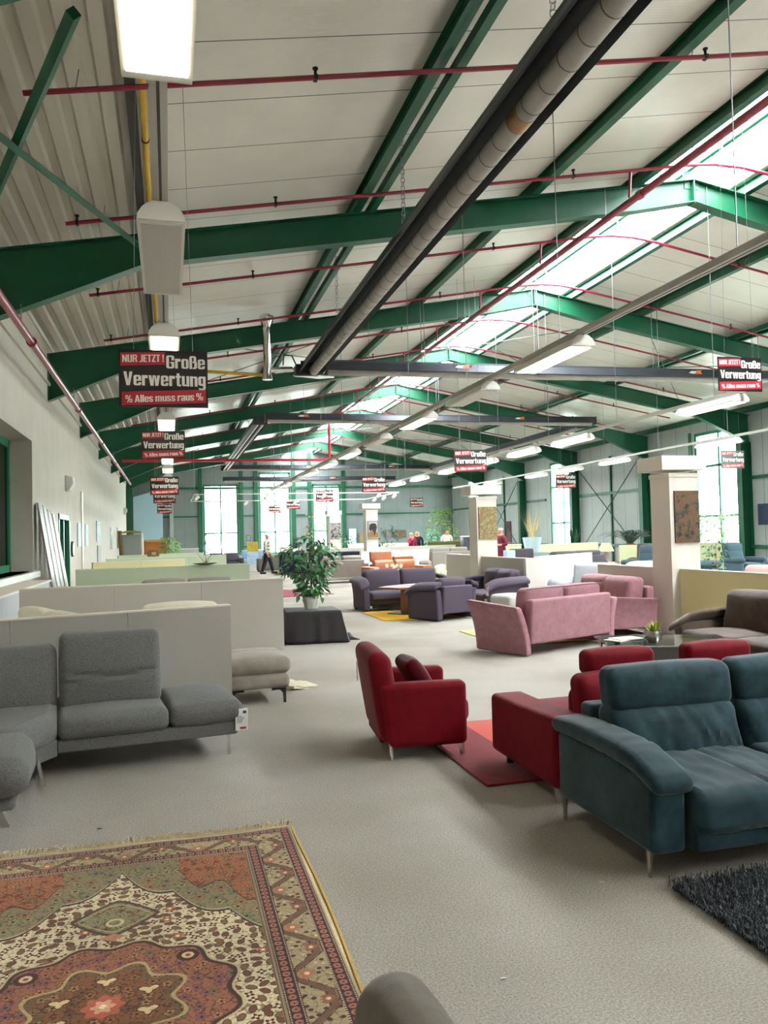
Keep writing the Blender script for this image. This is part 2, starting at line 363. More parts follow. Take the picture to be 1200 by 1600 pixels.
# frames
def frame_mesh(Y):
    mb = MB(); xs = [XL, XL+.7, XL+1.4, -.3, XM-1.2, XM, XM+1.2, 2*XM+.3, XR-1.4, XR-.7, XR]
    def zb(X):
        Xm = mir(X); t = ztop(X)
        if Xm < -.3: return t-(.46+(-.3-Xm)/(2.15)*.55)
        return t-.45
    top = [(X, ztop(X)) for X in xs]; bot = [(X, zb(X)) for X in xs]
    bot[5] = (XM, ztop(XM)-.40)
    mb.prism([*bot, *top[::-1]], 'y', Y-.006, Y+.006)
    for (pa, pb, up) in [(top[i], top[i+1], -1) for i in range(10)]+[(bot[i], bot[i+1], 1) for i in range(10)]:
        d = .016*up
        mb.prism([pa, pb, (pb[0], pb[1]+d), (pa[0], pa[1]+d)] if up > 0 else [(pa[0], pa[1]+d), (pb[0], pb[1]+d), pb, pa], 'y', Y-.11, Y+.11)
    mb.box(XL, XL+.016, Y-.11, Y+.11, bot[0][1], top[0][1])
    mb.prism([(XM-.01, ztop(XM)-.42), (XM+.01, ztop(XM)-.42), (XM+.01, ztop(XM)), (XM-.01, ztop(XM))], 'y', Y-.1, Y+.1)
    for s in (-1, 1): mb.box(XM+s*.08-.06, XM+s*.08+.06, Y-.02, Y+.02, ztop(XM)-.15, ztop(XM)+.16)
    return mb
for k, Y in enumerate(FR):
    struct('beam_rafter_%d' % (k+1), frame_mesh(Y), M_green, '%s green steel portal rafter counted from the camera' % ORD[k], smooth=False)
for k, Y in enumerate(FR[1:]):
    cx = XR-.02; hb = ztop(XR)-1.0
    struct('column_%d' % (k+1), MB().box(cx-.42, cx-.4, Y-.14, Y+.14, 0, hb).box(cx-.02, cx, Y-.14, Y+.14, 0, hb).box(cx-.4, cx-.02, Y-.008, Y+.008, 0, hb).box(cx-.42, cx, Y-.13, Y+.13, hb-.02, hb), M_green, '%s green steel column on the grey side wall' % ORD[k], smooth=False)
for Y in (50.0,):
    struct('column_left', MB().box(XL, XL+.4, Y-.14, Y+.14, 0, 4.62), M_green, 'green steel column at the far end of the plaster wall', smooth=False)
# rails and cross bracing on the right wall
struct('trim_20', MB().box(XR-.1, XR, 15.2, FR[3], .72, .84).box(XR-.1, XR, 15.2, FR[3]-.2, 3.2, 3.32).box(XR-.1, XR, 28, FR[5]-.2, .72, .84).box(XR-.1, XR, 28, FR[5]-.2, 3.2, 3.32).box(XR-.1, XR, 41, YF, .72, .84).box(XR-.1, XR, 41, YF, 3.2, 3.32).box(XR-.08, XR, 34.1, 34.2, 0, 5).box(XR-.08, XR, 28.0, 28.1, 0, 5.3).box(XR-.08, XR, 46.7, 46.8, 0, 5), M_green, 'green wall rails between the side wall columns', smooth=False)
for k, (a, b) in enumerate(((FR[4]+.3, FR[5]-.3), (FR[6]+.3, FR[7]-.3), (FR[4]-BAY*.5, FR[4]-.3))):
    if k == 2: continue
    for s in (0, 1):
        z = (.3, 4.7) if s == 0 else (4.7, .3)
        struct('beam_brace_wall_%d' % (2*k+s+1), MB().tube([(XR-.2-.03*s, a, z[0]), (XR-.2-.03*s, b, z[1])], .022, 6), M_black if 0 else mat('dark green rod', '#164a38', rough=.4), '%s diagonal brace rod against the grey side wall' % ORD[2*k+s])
# bracing under the roof
def bar(n, a, b, r, label, m=M_green):
    struct('beam_brace_roof_%d' % n, MB().tube([a, b], r, 4), m, label, smooth=False)
zz = lambda X: ztop(X)-.07
A0, A1 = F(115, 20, 5.62), F(0, 285, 5.55); A1 = A1+(A1-A0)*.25
bar(1, A0, A1, .06, 'green angle bar sloping to the plaster wall above the first lamp')
B0, B1 = F(0, 213, 5.5), F(222, 388, 5.72); B0 = B0+(B0-B1)*.3
bar(2, B0, B1, .05, 'green angle bar crossing it and ending at the second rafter')
k = 3
for (ya, yb) in ((FR[2], FR[3]), (FR[5], FR[6])):
    for (xa, xb) in ((.3, 5.8), (5.9, 11.9), (12, 17.5)):
        bar(k, (xa, ya, zz(xa)), (xb, yb, zz(xb)), .012, '%s slim roof brace rod' % ORD[k], MC['dark green rod']); k += 1
        bar(k, (xb, ya, zz(xb)), (xa, yb, zz(xa)), .012, '%s slim roof brace rod' % ORD[k], MC['dark green rod']); k += 1
# ================================================================ services under the roof
# ---- sprinkler pipes, two to a bay
def zpipe(X): return ztop(X)-.1
M_clip = mat('dark clip', '#2e2420', rough=.5, metal=.5)
def clip_mb():
    return MB().box(-.02, .02, -.035, .035, -.03, .02).tube([(0, 0, 0), (0, 0, .085)], .016, 6).lathe([(.0, .085), (.03, .085), (.03, .1), (0, .1)], 8)
clipme = None
PIPES = [7.9+3.17*k for k in range(15)]
for k, Y in enumerate(PIPES):
    r = thing('sprinkler_pipe', '%s thin crimson sprinkler pipe crossing under the roof, counted from the camera' % ORD[k], 'pipe', (0, 0, 0), 0, 'sprinkler pipes across the hall')
    xs = [-1.24, 2, 5, 7.2, 8.2, XM-.25, XM+.25, 9.6, 12.5, 15.5, 18.6]
    part('pipe', MB().tube([(X, Y, zpipe(X)-(.03 if abs(X-XM) < .3 else 0)) for X in xs], .027, 8), M_red, r)
    part('riser', MB().tube([(7.1, Y, zpipe(7.1)), (7.1, Y+.06, 6.74)], .022, 6), M_red, r)
    part('hanger', MB().tube([(XM-.1, Y, zpipe(XM)), (XM-.1, Y, zpipe(XM)+.42)], .016, 6), M_red, r)
    for i, X in enumerate((-1.1, 1.5, 3.9, 6.1, 11.6, 13.9, 16.2)):
        if k > 9 and i > 3: continue
        z = zpipe(X)
        if clipme is None:
            o = part('sprinkler_head', clip_mb(), M_clip, r, loc=(X, Y, z)); clipme = o.data
        else: link('sprinkler_head', clipme, None, r, (X, Y, z))
    for X in (-.75, 2.86, 5.95, 11.8, 14.7):
        if k > 9: continue
        part('rod_hanger', MB().tube([(X, Y, z0 := zpipe(X)-.03), (X-.03, Y, z0+.06), (X, Y-.02, z0+.22)], .006, 5), M_zinc, r)
r = thing('sprinkler_main', 'thick crimson sprinkler main running along the skylight', 'pipe')
part('pipe', MB().tube([(7.1, YB, 6.66), (7.1, 36, 6.66)], .057, 12), M_pinkpipe, r)
for Y in np.arange(4.5, 36, 6.3): part('coupling', MB().tube([(7.1, Y-.07, 6.66), (7.1, Y+.07, 6.66)], .075, 12), M_pinkpipe, r)
for Y in FR[1:5]: part('rod_hanger', MB().tube([(7.1, Y-.2, 6.7), (7.1, Y-.2, 7.2)], .008, 5), M_zinc, r)
part('riser', MB().tube([(7.1, 36, 6.66), (7.1, 36, 5.15), (7.08, 36, 5.05), (7.0, 36, 5.0), (-1.9, 36, 4.95)], .06, 10), mat('bright red pipe', '#c01f38', rough=.3), r, label='bright red pipe dropping from the main')
r = thing('wall_sprinkler_main', 'thick crimson pipe with glossy highlights along the plaster wall', 'pipe')
part('pipe', MB().tube([(-1.93, 4.0, 4.5), (-1.93, 44, 4.5)], .055, 12), M_pinkpipe, r)
for Y in np.arange(6.5, 44, 6.34): part('coupling', MB().tube([(-1.93, Y-.06, 4.5), (-1.93, Y+.06, 4.5)], .075, 12), M_red, r)
for Y in FR[1:6]: part('rod_hanger', MB().tube([(-1.93, Y-.1, 4.55), (-1.93, Y-.1, 4.82)], .01, 5), M_zinc, r)
g = thing('gas_pipe', 'yellow gas pipe beside the lamp rail', 'pipe')
part('pipe', MB().tube([(-.19, 0, 6.02), (-.19, 17.3, 6.02), (-.1, 17.8, 5.9), (-.1, 17.85, 5.2), (2.06, 17.95, 5.14)], .037, 10), mat('gas yellow', '#c9a21c', rough=.35), g)
for Y in (4.2, 9.3, 14, 17): part('clamp', MB().tube([(-.19, Y, 6.02), (-.19, Y+.03, 6.02)], .045, 10), M_black, g)
# ---- radiant tube heaters
M_tube = mat('heater tube', '#a39e97', '#8d8780', scale=3, rough=.5, metal=.0, bump=.02)
M_hood = mat('heater hood inside', '#5b5d61', rough=.35, metal=.7)
def heater(label, p, q, tubes=1, logos=(), rings=True, glow=None, wide=.27, chains=()):
    p, q = Vector(p), Vector(q); d = q-p; Ln = d.length; rz = math.atan2(d.y, d.x)
    r = thing('radiant_heater', label, 'heater', p, rz, 'radiant tube heaters under the roof'); r.rotation_euler = (0, -math.asin(d.z/Ln), rz)
    w = wide; sec = [(-w, -.10), (-w+.015, -.12), (-w*.60, .06), (-w*.58, .1), (w*.58, .1), (w*.60, .06), (w-.015, -.12), (w, -.10), (w*.66, .08), (w*.64, .125), (-w*.64, .125), (-w*.66, .08)]
    part('hood', MB().prism(sec, 'x', 0, Ln), M_slate, r, smooth=False)
    for s in ((0,) if tubes == 1 else (-.09, .09)):
        tb_ = part('tube', MB().tube([(.1, s-.03, -.1), (Ln-.1, s-.03, -.1)], .105 if tubes == 1 else .05, 16), M_tube, r)
    if rings:
        x = 6.9; rg = None
        while x < Ln-.2:
            if rg is None: rg = part('seam_ring', MB().tube([(0, -.03, -.1), (.012, -.03, -.1)], .1075, 16), mat('seam dark', '#5d5852', rough=.6), tb_, loc=(x, 0, 0)).data
            else: link('seam_ring', rg, None, tb_, (x, 0, 0))
            x += .33
    if glow is not None:
        part('joint_band', MB().tube([(glow, -.03, -.1), (glow+.2, -.03, -.1)], .109, 16), mat('scorched band', '#a8855c', '#7a5532', scale=8, rough=.4, metal=.6), r, label='scorched brown joint band')
    for x in (0, Ln): part('end_plate', MB().box(x-.012, x+.012, -w*.9, w*.9, -.16, .13), M_slate, r, smooth=False)
    for x in chains:
        P = p+d*(x/Ln); top = (zroof(P.x)-P.z)
        for s in ((-.12, .12) if d.x > d.y else (0,)):
            mb = MB(); z = .13; kk = 0
            if tubes == 1 and d.y > d.x:
                while z < top:
                    t = .009; a = (.022, .006) if kk % 2 else (.006, .022)
                    mb.tube([(x-a[0], s-a[1], z), (x-a[0], s-a[1], z+.05), (x+a[0], s+a[1], z+.05), (x+a[0], s+a[1], z), (x-a[0], s-a[1], z)], .006, 4); z += .055; kk += 1
            else: mb.tube([(x, s, .13), (x, s, top)], .008, 5)
            part('chain', mb, M_zinc, r)
    for x in logos:
        mb = MB().box(x-.22, x+.22, -w*.72-.02, -w*.70, -.03, .09)
        lg = part('badge', mb, mat('badge dark', '#23242b', rough=.4), r, smooth=False)
        part('badge_flame', MB().prism([(x-.02, -.015), (x+.2, -.01), (x+.14, .03), (x+.18, .08), (x+.02, .075)], 'y', -w*.72-.03, -w*.72-.018), mat('badge orange', '#e0703a', rough=.4), lg, smooth=False)
        part('badge_white', MB().prism([(x-.2, .015), (x-.06, -.02), (x+.1, -.015), (x+.04, .06), (x-.12, .06)], 'y', -w*.72-.028, -w*.72-.016), mat('badge white', '#e6e6ea', rough=.4), lg, smooth=False)
    return r
heater('long dark heater with ringed grey tube rising over the aisle', (2.99, -2, 5.27), (3.10, 17.55, 5.27), glow=8.35, chains=(7.75, 12.1, 16.6))
hB = heater('dark heater crossing the hall at the foot of the ringed one', (3.42, 17.9, 5.36), (16.6, 17.9, 5.46), logos=(3.3, 9.6), rings=False, chains=(2.4, 5.3, 8.6, 11.6))
heater('second dark heater crossing the hall, behind the nearer crossing one', (3.2, 27.4, 5.62), (15.6, 27.4, 5.66), logos=(1.3, 9.3), rings=False, chains=(2, 6.2, 10.5))
heater('dark heater running away beside the small far signs over the dividers', (3.1, 28.0, 5.6), (3.1, 46.2, 5.55), tubes=2, rings=False, chains=(4, 12))
heater('dark heater running away above the pillar side of the hall', (15.5, 28.0, 5.6), (15.5, 46.2, 5.55), tubes=2, rings=False, chains=(4, 12))
heater('third dark heater crossing the hall in front of the end windows', (2.9, 46.6, 5.6), (15.7, 46.6, 5.6), logos=(5, 10), rings=False, chains=(3, 8))
heater('farthest dark heater crossing in front of the end windows', (3.3, 51.5, 5.3), (14.5, 51.5, 5.3), logos=(7,), rings=False, chains=(3, 8))
b = thing('burner_box', 'dark burner box where the two long heaters meet', 'heater', (3.02, 17.78, 5.14))
part('housing', MB().rbox(.5, .32, .24, .02, (0, .05, .1), n=1, a=1), M_slate, b)
part('base_plate', MB().prism([(-.32, -.1), (.1, -.15), (.62, -.04), (.3, .14)], 'z', -.06, -.03), M_steel, b, smooth=False)
part('hose', MB().tube([(-.2, 0, .15), (-.32, 0, .42), (-.5, 0, .42), (-.52, 0, .2)], .018, 6), M_black, b)
f = thing('flue_pipe', 'shiny steel flue with a funnel collar at the roof', 'flue', (2.17, 17.95, 5.06))
zt = zroof(2.17)-5.06-.05
part('stack', MB().lathe([(.1, 0), (.1, .1), (.085, .12), (.085, zt*.55), (.085, zt-.28), (.085, zt)], 16), M_chrome, f)
part('collar', MB().lathe([(.086, zt-.3), (.15, zt-.16), (.16, zt-.05), (.1, zt-.05)], 16), M_chrome, f)
part('cap', MB().lathe([(.0, -.02), (.115, -.02), (.115, .03), (0, .03)], 16), M_chrome, f)
part('side_pipe', MB().tube([(0, 0, .2), (.56, 0, .23)], .06, 12), M_chrome, f)
# ---- lamp rails and lamps
M_rail = mat('rail grey white', '#b5b2aa', rough=.4)
def diffmat(name, s):
    m = bpy.data.materials.new(name); m.use_nodes = True; N = m.node_tree.nodes; L = m.node_tree.links
    b = N['Principled BSDF']; tc = N.new('ShaderNodeTexCoord'); sx = N.new('ShaderNodeSeparateXYZ'); L.new(tc.outputs['Object'], sx.inputs[0])
    mu = N.new('ShaderNodeMath'); mu.operation = 'MULTIPLY'; mu.inputs[1].default_value = 2*PI/.06; L.new(sx.outputs[1], mu.inputs[0])
    si = N.new('ShaderNodeMath'); si.operation = 'SINE'; L.new(mu.outputs[0], si.inputs[0])
    r = N.new('ShaderNodeMapRange'); r.inputs[1].default_value = -1; r.inputs[2].default_value = 1; r.inputs[3].default_value = s*.72; r.inputs[4].default_value = s; L.new(si.outputs[0], r.inputs[0])
    b.inputs['Emission Color'].default_value = hx('#fff6d8'); b.inputs['Base Color'].default_value = hx('#e8e4da')
    L.new(r.outputs[0], b.inputs['Emission Strength']); MC[name] = m; return m
M_lit = diffmat('lit louvre', 2.4)
M_unlit = mat('unlit louvre', '#c6c3bb', '#b5b2aa', scale=60, rough=.4)
lampmesh = {}
def make_lamp(label, X, Y, Z, lit):
    r = thing('rail_lamp', label, 'lamp', (X, Y, Z), 0, 'rail lamps of the showroom ceiling')
    if not lampmesh:
        h = [(-.145, 0), (.145, 0), (.14, .02), (.1, .085), (.05, .11), (-.05, .11), (-.1, .085), (-.14, .02)]
        o = part('housing', MB().prism(h, 'y', 0, 1.55).box(-.152, .152, -.006, 1.556, -.012, .006), M_white, r, smooth=False); lampmesh['h'] = o.data
        e = part('end_cap', MB().prism([(-.15, -.008), (.15, -.008), (.145, .03), (.115, .075), (.06, .115), (-.06, .115), (-.115, .075), (-.145, .03)], 'y', -.03, -.004), M_white, r, smooth=False); lampmesh['e'] = e.data
        mb = MB().box(-.13, .13, .04, 1.51, -.02, -.013); a = part('diffuser', mb, M_lit if lit else M_unlit, r, smooth=False); lampmesh[lit] = a.data
        link('end_cap', lampmesh['e'], None, r, (0, 1.585, 0))
    else:
        link('housing', lampmesh['h'], None, r); link('end_cap', lampmesh['e'], None, r); link('end_cap', lampmesh['e'], None, r, (0, 1.585, 0))
        if lit in lampmesh: link('diffuser', lampmesh[lit], None, r)
        else: lampmesh[lit] = part('diffuser', MB().box(-.13, .13, .04, 1.51, -.02, -.013), M_unlit if not lit else M_lit, r, smooth=False).data
    return r
RAILS = [(-.02, 3.55, 'rail over the grey dividers', [(2.07, 1), (5.29, 0), (8.25, 1), (11.1, 1), (14.0, 1), (16.9, 0), (20.6, 1), (23.5, 1), (27, 1), (30, 0), (34, 1), (38, 1)], 0, 41),
         (4.62, 3.63, 'rail above the plant and the gap between the sofas', [(8.3, 1), (11.07, 0), (13.9, 1), (17.0, 0), (20.0, 1), (22.9, 1), (26.0, 1), (29, 0), (32, 1), (35, 1)], 0, 38),
         (9.2, 3.59, 'rail behind the skylight', [(11.35, 1), (16.4, 1), (19.1, 1), (21.9, 1), (25.0, 1), (28.4, 1), (31.5, 1)], 0, 36),
         (14.5, 3.76, 'rail before the side wall windows', [(18.1, 1), (23.4, 1), (26.5, 1), (29.4, 1), (34.0, 1), (37, 1)], 11.6, 40)]
for ri, (X, Z, nm, lamps, y0, y1) in enumerate(RAILS):
    r = thing('lamp_rail', 'long pale lamp ' + nm, 'lamp rail', (X, 0, Z+.122), 0, 'lamp rails along the hall')
    part('rail', MB().box(-.038, .038, y0, y1, 0, .06).box(-.045, .045, y0, y1, .05, .062), M_rail, r, smooth=False)
    part('slot', MB().box(-.008, .008, y0, y1, -.002, .0), mat('slot dark', '#4e4b48', rough=.7), r, smooth=False)
    for Y in np.arange(max(2.5, y0+.5), y1, 3.17):
        part('suspension', MB().tube([(0, float(Y), .06), (0, float(Y), zroof(X)-Z-.122)], .006 if ri else .004, 5), M_zinc, r)
    for k, (Y, lit) in enumerate(lamps):
        make_lamp('%s lamp, %s, on the %s' % (ORD[k], 'lit' if lit else 'switched off', nm), X, Y, Z, bool(lit))
# ---- white ring of track lighting before the end windows
r = thing('spot_track', 'white rectangular spotlight track hanging before the end windows', 'track light', (0, 0, 3.35))
c0, c1, c2, c3 = F(292, 778, 3.35), F(560, 772, 3.35), F(622, 771, 3.35), F(600, 781, 3.35)
q = [(1.0, 33.5), (9.6, 33.5), (9.6, 39.5), (1.0, 39.5)]
for (a, b_) in zip(q, q[1:]+q[:1]): part('track', MB().tube([(*a, 0), (*b_, 0)], .028, 6), M_white, r)
for k, (x, y) in enumerate([(1.1, 34), (3.6, 39.5), (3.9, 33.5), (6.0, 39.5), (6.3, 33.5), (7.8, 39.5), (9.6, 34.2), (9.6, 36), (9.6, 37.8), (8.7, 33.5)]):
    part('spotlight', MB().tube([(x, y, 0), (x, y, -.1)], .02, 6).tube([(x-.08, y-.04, -.2), (x+.08, y+.1, -.06)], .06, 10, r1=.075), M_white, r)
for (x, y) in q+[(5, 33.5), (5, 39.5)]: part('suspension', MB().tube([(x, y, 0), (x, y, zroof(x)-3.35)], .006, 4), M_zinc, r)
# ---- sale signs
def glyphs():
    "heavy condensed letters as polygons on a cap height of 1"
    def R(x0, x1, y0, y1): return [(x0, y0), (x1, y0), (x1, y1), (x0, y1)]
    def ring(x0, x1, y0, y1, s=.19, b=.12, c=.09, skip=()):
        o = [(x0+c, y0), (x1-c, y0), (x1, y0+c), (x1, y1-c), (x1-c, y1), (x0+c, y1), (x0, y1-c), (x0, y0+c)]; d = .03
        i = [(x0+s+d, y0+b), (x1-s-d, y0+b), (x1-s, y0+b+d), (x1-s, y1-b-d), (x1-s-d, y1-b), (x0+s+d, y1-b), (x0+s, y1-b-d), (x0+s, y0+b+d)]
        return [[o[k], o[(k+1) % 8], i[(k+1) % 8], i[k]] for k in range(8) if k not in skip]
    S = .19; X = .76; G = {}
    G['o'] = (.5, ring(0, .5, 0, X)); G['e'] = (.5, ring(0, .5, 0, X, skip=(2,))+[R(.31, .5, .34, X-.09), R(.17, .35, .34, .43), R(.31, .5, .09, .23)])
    G['r'] = (.38, [R(0, S, 0, X), R(S-.01, .38, .54, X)]); G['n'] = (.5, [R(0, S, 0, X), R(.31, .5, 0, .68), [(S-.01, .62), (.33, .62), (.5, .66), (.42, X), (S-.01, .72)]])
    G['u'] = (.5, [R(0, S, .1, X), R(.31, .5, 0, X), [(0, .12), (.1, 0), (.32, .04), (.32, .13), (.17, .14)]])
    G['m'] = (.78, [R(0, S, 0, X), R(.30, .48, 0, .7), R(.59, .78, 0, .68), R(S-.01, .70, .63, X)])
    G['t'] = (.36, [R(.07, .26, .08, .95), R(0, .36, .63, X), [(.07, .1), (.14, 0), (.36, 0), (.36, .12), (.24, .13)]])
    G['l'] = (S, [R(0, S, 0, 1)])
    G['s'] = (.46, [R(.08, .38, .65, X), [(0, .5), (.18, .5), (.18, .66), (.08, X), (0, .66)], R(.29, .46, .54, .68), [(0, .5), (.18, .52), (.46, .3), (.46, .2), (.3, .22), (0, .42)], [(.29, .11), (.38, 0), (.46, .1), (.46, .24), (.29, .26)], R(.08, .38, 0, .11), R(0, .17, .08, .24)])
    G['a'] = (.5, [R(.31, .5, 0, .66), [(.06, X), (.0, .66), (.0, .54), (.18, .54), (.18, .65), (.33, .65), (.5, .64), (.42, X)], [(.31, .46), (.31, .36), (.18, .28), (.02, .3), (.1, .42)], R(0, .18, .09, .3), [(0, .1), (.08, 0), (.24, 0), (.33, .08), (.33, .17), (.18, .12)]])
    G['g'] = (.5, [R(.31, .5, -.14, X), *ring(0, .44, .08, X, skip=(2,)), [(.5, -.13), (.31, -.13), (.2, -.13), (.02, -.1), (.02, -.18), (.08, -.24), (.42, -.24)]])
    G['w'] = (.76, [[(0, X), (.19, X), (.27, .22), (.30, 0), (.12, 0)], [(.28, X), (.38, X), (.32, 0), (.2, 0)], [(.38, X), (.48, X), (.56, 0), (.44, 0)], [(.76, X), (.57, X), (.49, .22), (.46, 0), (.64, 0)]])
    G['ß'] = (.53, [R(0, S, 0, .9), [(0, .88), (.19, .86), (.3, .88), (.48, .88), (.4, 1), (.1, 1)], R(.30, .48, .6, .9), [(.23, .46), (.53, .42), (.48, .62), (.3, .62), (.23, .58)], R(.34, .53, .1, .5), [(.23, 0), (.45, 0), (.53, .12), (.34, .13), (.23, .12)]])
    G['G'] = (.55, ring(0, .55, 0, 1, skip=(2,))+[R(.36, .55, .62, .91), R(.36, .55, .09, .5), R(.28, .55, .39, .5)])
    G['V'] = (.6, [[(0, 1), (.2, 1), (.31, .25), (.36, 0), (.19, 0)], [(.6, 1), (.4, 1), (.29, .25), (.24, 0), (.41, 0)]])
    G['N'] = (.56, [R(0, .17, 0, 1), R(.39, .56, 0, 1), [(0, 1), (.18, 1), (.56, 0), (.38, 0)]]); G['U'] = (.55, [R(0, S, .1, 1), R(.36, .55, .1, 1), [(0, .12), (.1, 0), (.45, 0), (.55, .12), (.36, .14), (.19, .14)]])
    G['R'] = (.56, [R(0, S, 0, 1), R(S-.01, .46, .87, 1), R(.37, .55, .56, .92), R(S-.01, .46, .44, .57), [(.3, .45), (.48, .5), (.58, 0), (.38, 0)]]); G['J'] = (.42, [R(.23, .42, .1, 1), [(0, 0), (.32, 0), (.42, .12), (.23, .14), (0, .14)]])
    G['E'] = (.44, [R(0, S, 0, 1), R(S-.01, .44, .86, 1), R(S-.01, .40, .44, .57), R(S-.01, .44, 0, .14)]); G['T'] = (.48, [R(.145, .335, 0, 1), R(0, .48, .86, 1)]); G['Z'] = (.46, [R(0, .46, .86, 1), R(0, .46, 0, .14), [(.26, .87), (.46, .87), (.2, .13), (0, .13)]])
    G['!'] = (.2, [[(0, 1), (.2, 1), (.15, .26), (.05, .26)], R(.02, .18, 0, .17)]); G['A'] = (.6, [[(0, 0), (.18, 0), (.31, .8), (.37, 1), (.21, 1)], [(.6, 0), (.42, 0), (.29, .8), (.23, 1), (.39, 1)], R(.17, .43, .2, .32)])
    G['%'] = (.8, ring(0, .32, .5, 1, .1, .09, .06)+ring(.48, .8, 0, .5, .1, .09, .06)+[[(.18, 0), (.3, 0), (.62, 1), (.5, 1)]]); G[' '] = (.16, [])
    return G
GLY = glyphs()
def settext(mb, s, x0, x1, yb, h, tilt=0):
    "lettering from x0 to x1 on baseline yb, cap height h, in a plane facing -y"
    W = sum(GLY[c][0]+.055 for c in s)-.055; sx = (x1-x0)/W; x = 0
    for c in s:
        w, polys = GLY[c]
        for p in polys: mb.add([(x0+(x+u)*sx, -.0085, yb+v*h+tilt*(x+u)*sx) for (u, v) in p], [tuple(range(len(p)))])
        x += w+.055
SW, SH = .84, .56
def uv(u, v): return (-SW/2+(u-60)/1015*SW, SH/2-(v-125)/670*SH)
M_signblack = mat('sign black', '#1c1618', rough=.35)
M_signred = mat('sign red', '#b51d2d', rough=.4)
M_signtext = mat('sign lettering', '#efeae2', rough=.45)
signs = None
def sign(label, px, py, w, rz=0.0, wires=True, t=None):
    global signs
    P = atD(px, py, t or FPX*SW/w)
    if signs is None:
        r = thing('sale_sign', label, 'sign', P, rz, 'hanging sale signs')
        part('board', MB().box(-SW/2, SW/2, -.005, .005, -SH/2, SH/2), M_signblack, r, smooth=False)
        for pts in ([(80, 318), (585, 292), (585, 145), (80, 168)], [(90, 782), (1050, 735), (1050, 578), (90, 622)]):
            part('red_band', MB().prism([uv(*p) for p in pts], 'y', -.0072, -.004), M_signred, r, smooth=False)
        tx = MB()
        def T(s, u0, u1, v, vt, tilt=0):
            x0, z = uv(u0, v); x1 = uv(u1, v)[0]; settext(tx, s, x0, x1, z, (v-vt)/670*SH, tilt)
        T('NUR JETZT !', 102, 572, 278, 192, .035); T('Große', 598, 1045, 336, 183); T('Verwertung', 112, 1050, 545, 385); T('% Alles muss raus %', 132, 1015, 748, 664, .05)
        part('lettering', tx, M_signtext, r, smooth=False)
        signs = r
    else:
        src = signs; r = src.copy(); COL.objects.link(r); r.location = P; r.rotation_euler = (0, 0, rz); r['label'] = label
        for ch in src.children:
            if ch.name.startswith('wire'): continue
            c = ch.copy(); COL.objects.link(c); c.parent = r
    if t: r.scale = (t*w/FPX/SW,)*3
    if wires:
        for s in (-.28, .28):
            X = P.x+s
            part('wire', MB().tube([(s, 0, SH/2), (s*.8, 0, (zroof(X)-P.z-.02)/r.scale.x)], .0025 if w > 60 else .004, 4), M_zinc, r)
    return r
SG = [(256, 592, 134, 'large sale sign hanging in front of the first lamps over the grey dividers'), (255, 695, 66, 'sale sign just behind the large one over the grey dividers'),
      (257, 759, 43, 'third sale sign of the row over the grey dividers'), (257, 775, 34, 'fourth sale sign of the row over the grey dividers'), (257, 795, 22, 'smallest and last sale sign of the row over the grey dividers'),
      (1156, 585, 80, 'large sale sign hanging beyond the crossing heater near the picture edge'), (735, 720, 52, 'sale sign hanging above the pillar with the flowery picture'), (1145, 718, 42, 'upper sale sign before the nearest side window'),
      (1135, 750, 29, 'lower sale sign before the nearest side window'), (884, 752, 33, 'sale sign before the second side window'), (942, 770, 24, 'small sale sign beside the wall brace of the grey wall'), (820, 775, 19, 'small dark sale sign before the green column'),
      (651, 785, 21, 'small sale sign above the woman in magenta'), (584, 757, 37, 'sale sign above the pillar with the animal picture'), (507, 775, 28, 'sale sign before the third end window'), (458, 788, 22, 'small dark sale sign beside the middle end window'),
      (429, 795, 19, 'small sale sign inside the outline of the middle end window'), (442, 802, 13, 'tiny dark sale sign low in the middle end window'), (387, 798, 17, 'small sale sign between the first two end windows'), (335, 805, 14, 'tiny dark sale sign before the first end window'),
      (476, 797, 16, 'tiny sale sign above the plant'), (541, 797, 15, 'tiny sale sign at the pillar with the tree picture'), (601, 793, 17, 'tiny sale sign beside the cap of the animal picture pillar'), (731, 789, 17, 'sale sign half hidden behind the flowery picture pillar')]
for (px, py, w, lb) in SG: sign(lb, px, py, w, rz=0 if w > 60 else random.uniform(-.12, .12), t={66: 13.3, 33: 34.8, 37: 25.8, 52: 18.2, 80: 12.6}.get(w))
# ================================================================ furniture
R_ = math.radians
M_leg = mat('satin steel leg', '#bdbbb6', rough=.25, metal=1.)
M_legd = mat('black metal leg', '#131314', rough=.4)
M_legw = mat('walnut leg', '#6b4429', '#5a3721', scale=12, rough=.5, stretch=(1, 1, .2))
M_tag = mat('tag paper', '#e6e6ea', rough=.6); M_ink = mat('tag ink', '#3a3a44', rough=.7)
def wob(amt, sc, seed=0):
    def f(x, y, z):
        n = mnoise.noise_vector(Vector((x*sc+seed, y*sc, z*sc))); return (x+n.x*amt, y+n.y*amt, z+n.z*amt)
    return f
def price_tag(root, loc, rz, w=.1, h=.15, red=True):
    t = part('price_tag', MB().box(-w/2, w/2, -.002, .002, -h, 0), M_tag, root, smooth=False, loc=loc, rot=(0, 0, rz))
    mb = MB(); mb.box(.1*w, .38*w, -.0035, -.0025, -.22*h, -.1*h)
    for k in range(5): mb.box(-.4*w, (.0+.07*(k*3 % 4))*w, -.0035, -.0025, -(.36+.07*k)*h, -(.34+.07*k)*h)
    part('tag_print', mb, M_ink, t, smooth=False)
    if red: part('tag_price', MB().box(-.15*w, .35*w, -.0035, -.0025, -.93*h, -.83*h), M_signred, t, smooth=False)
    return t
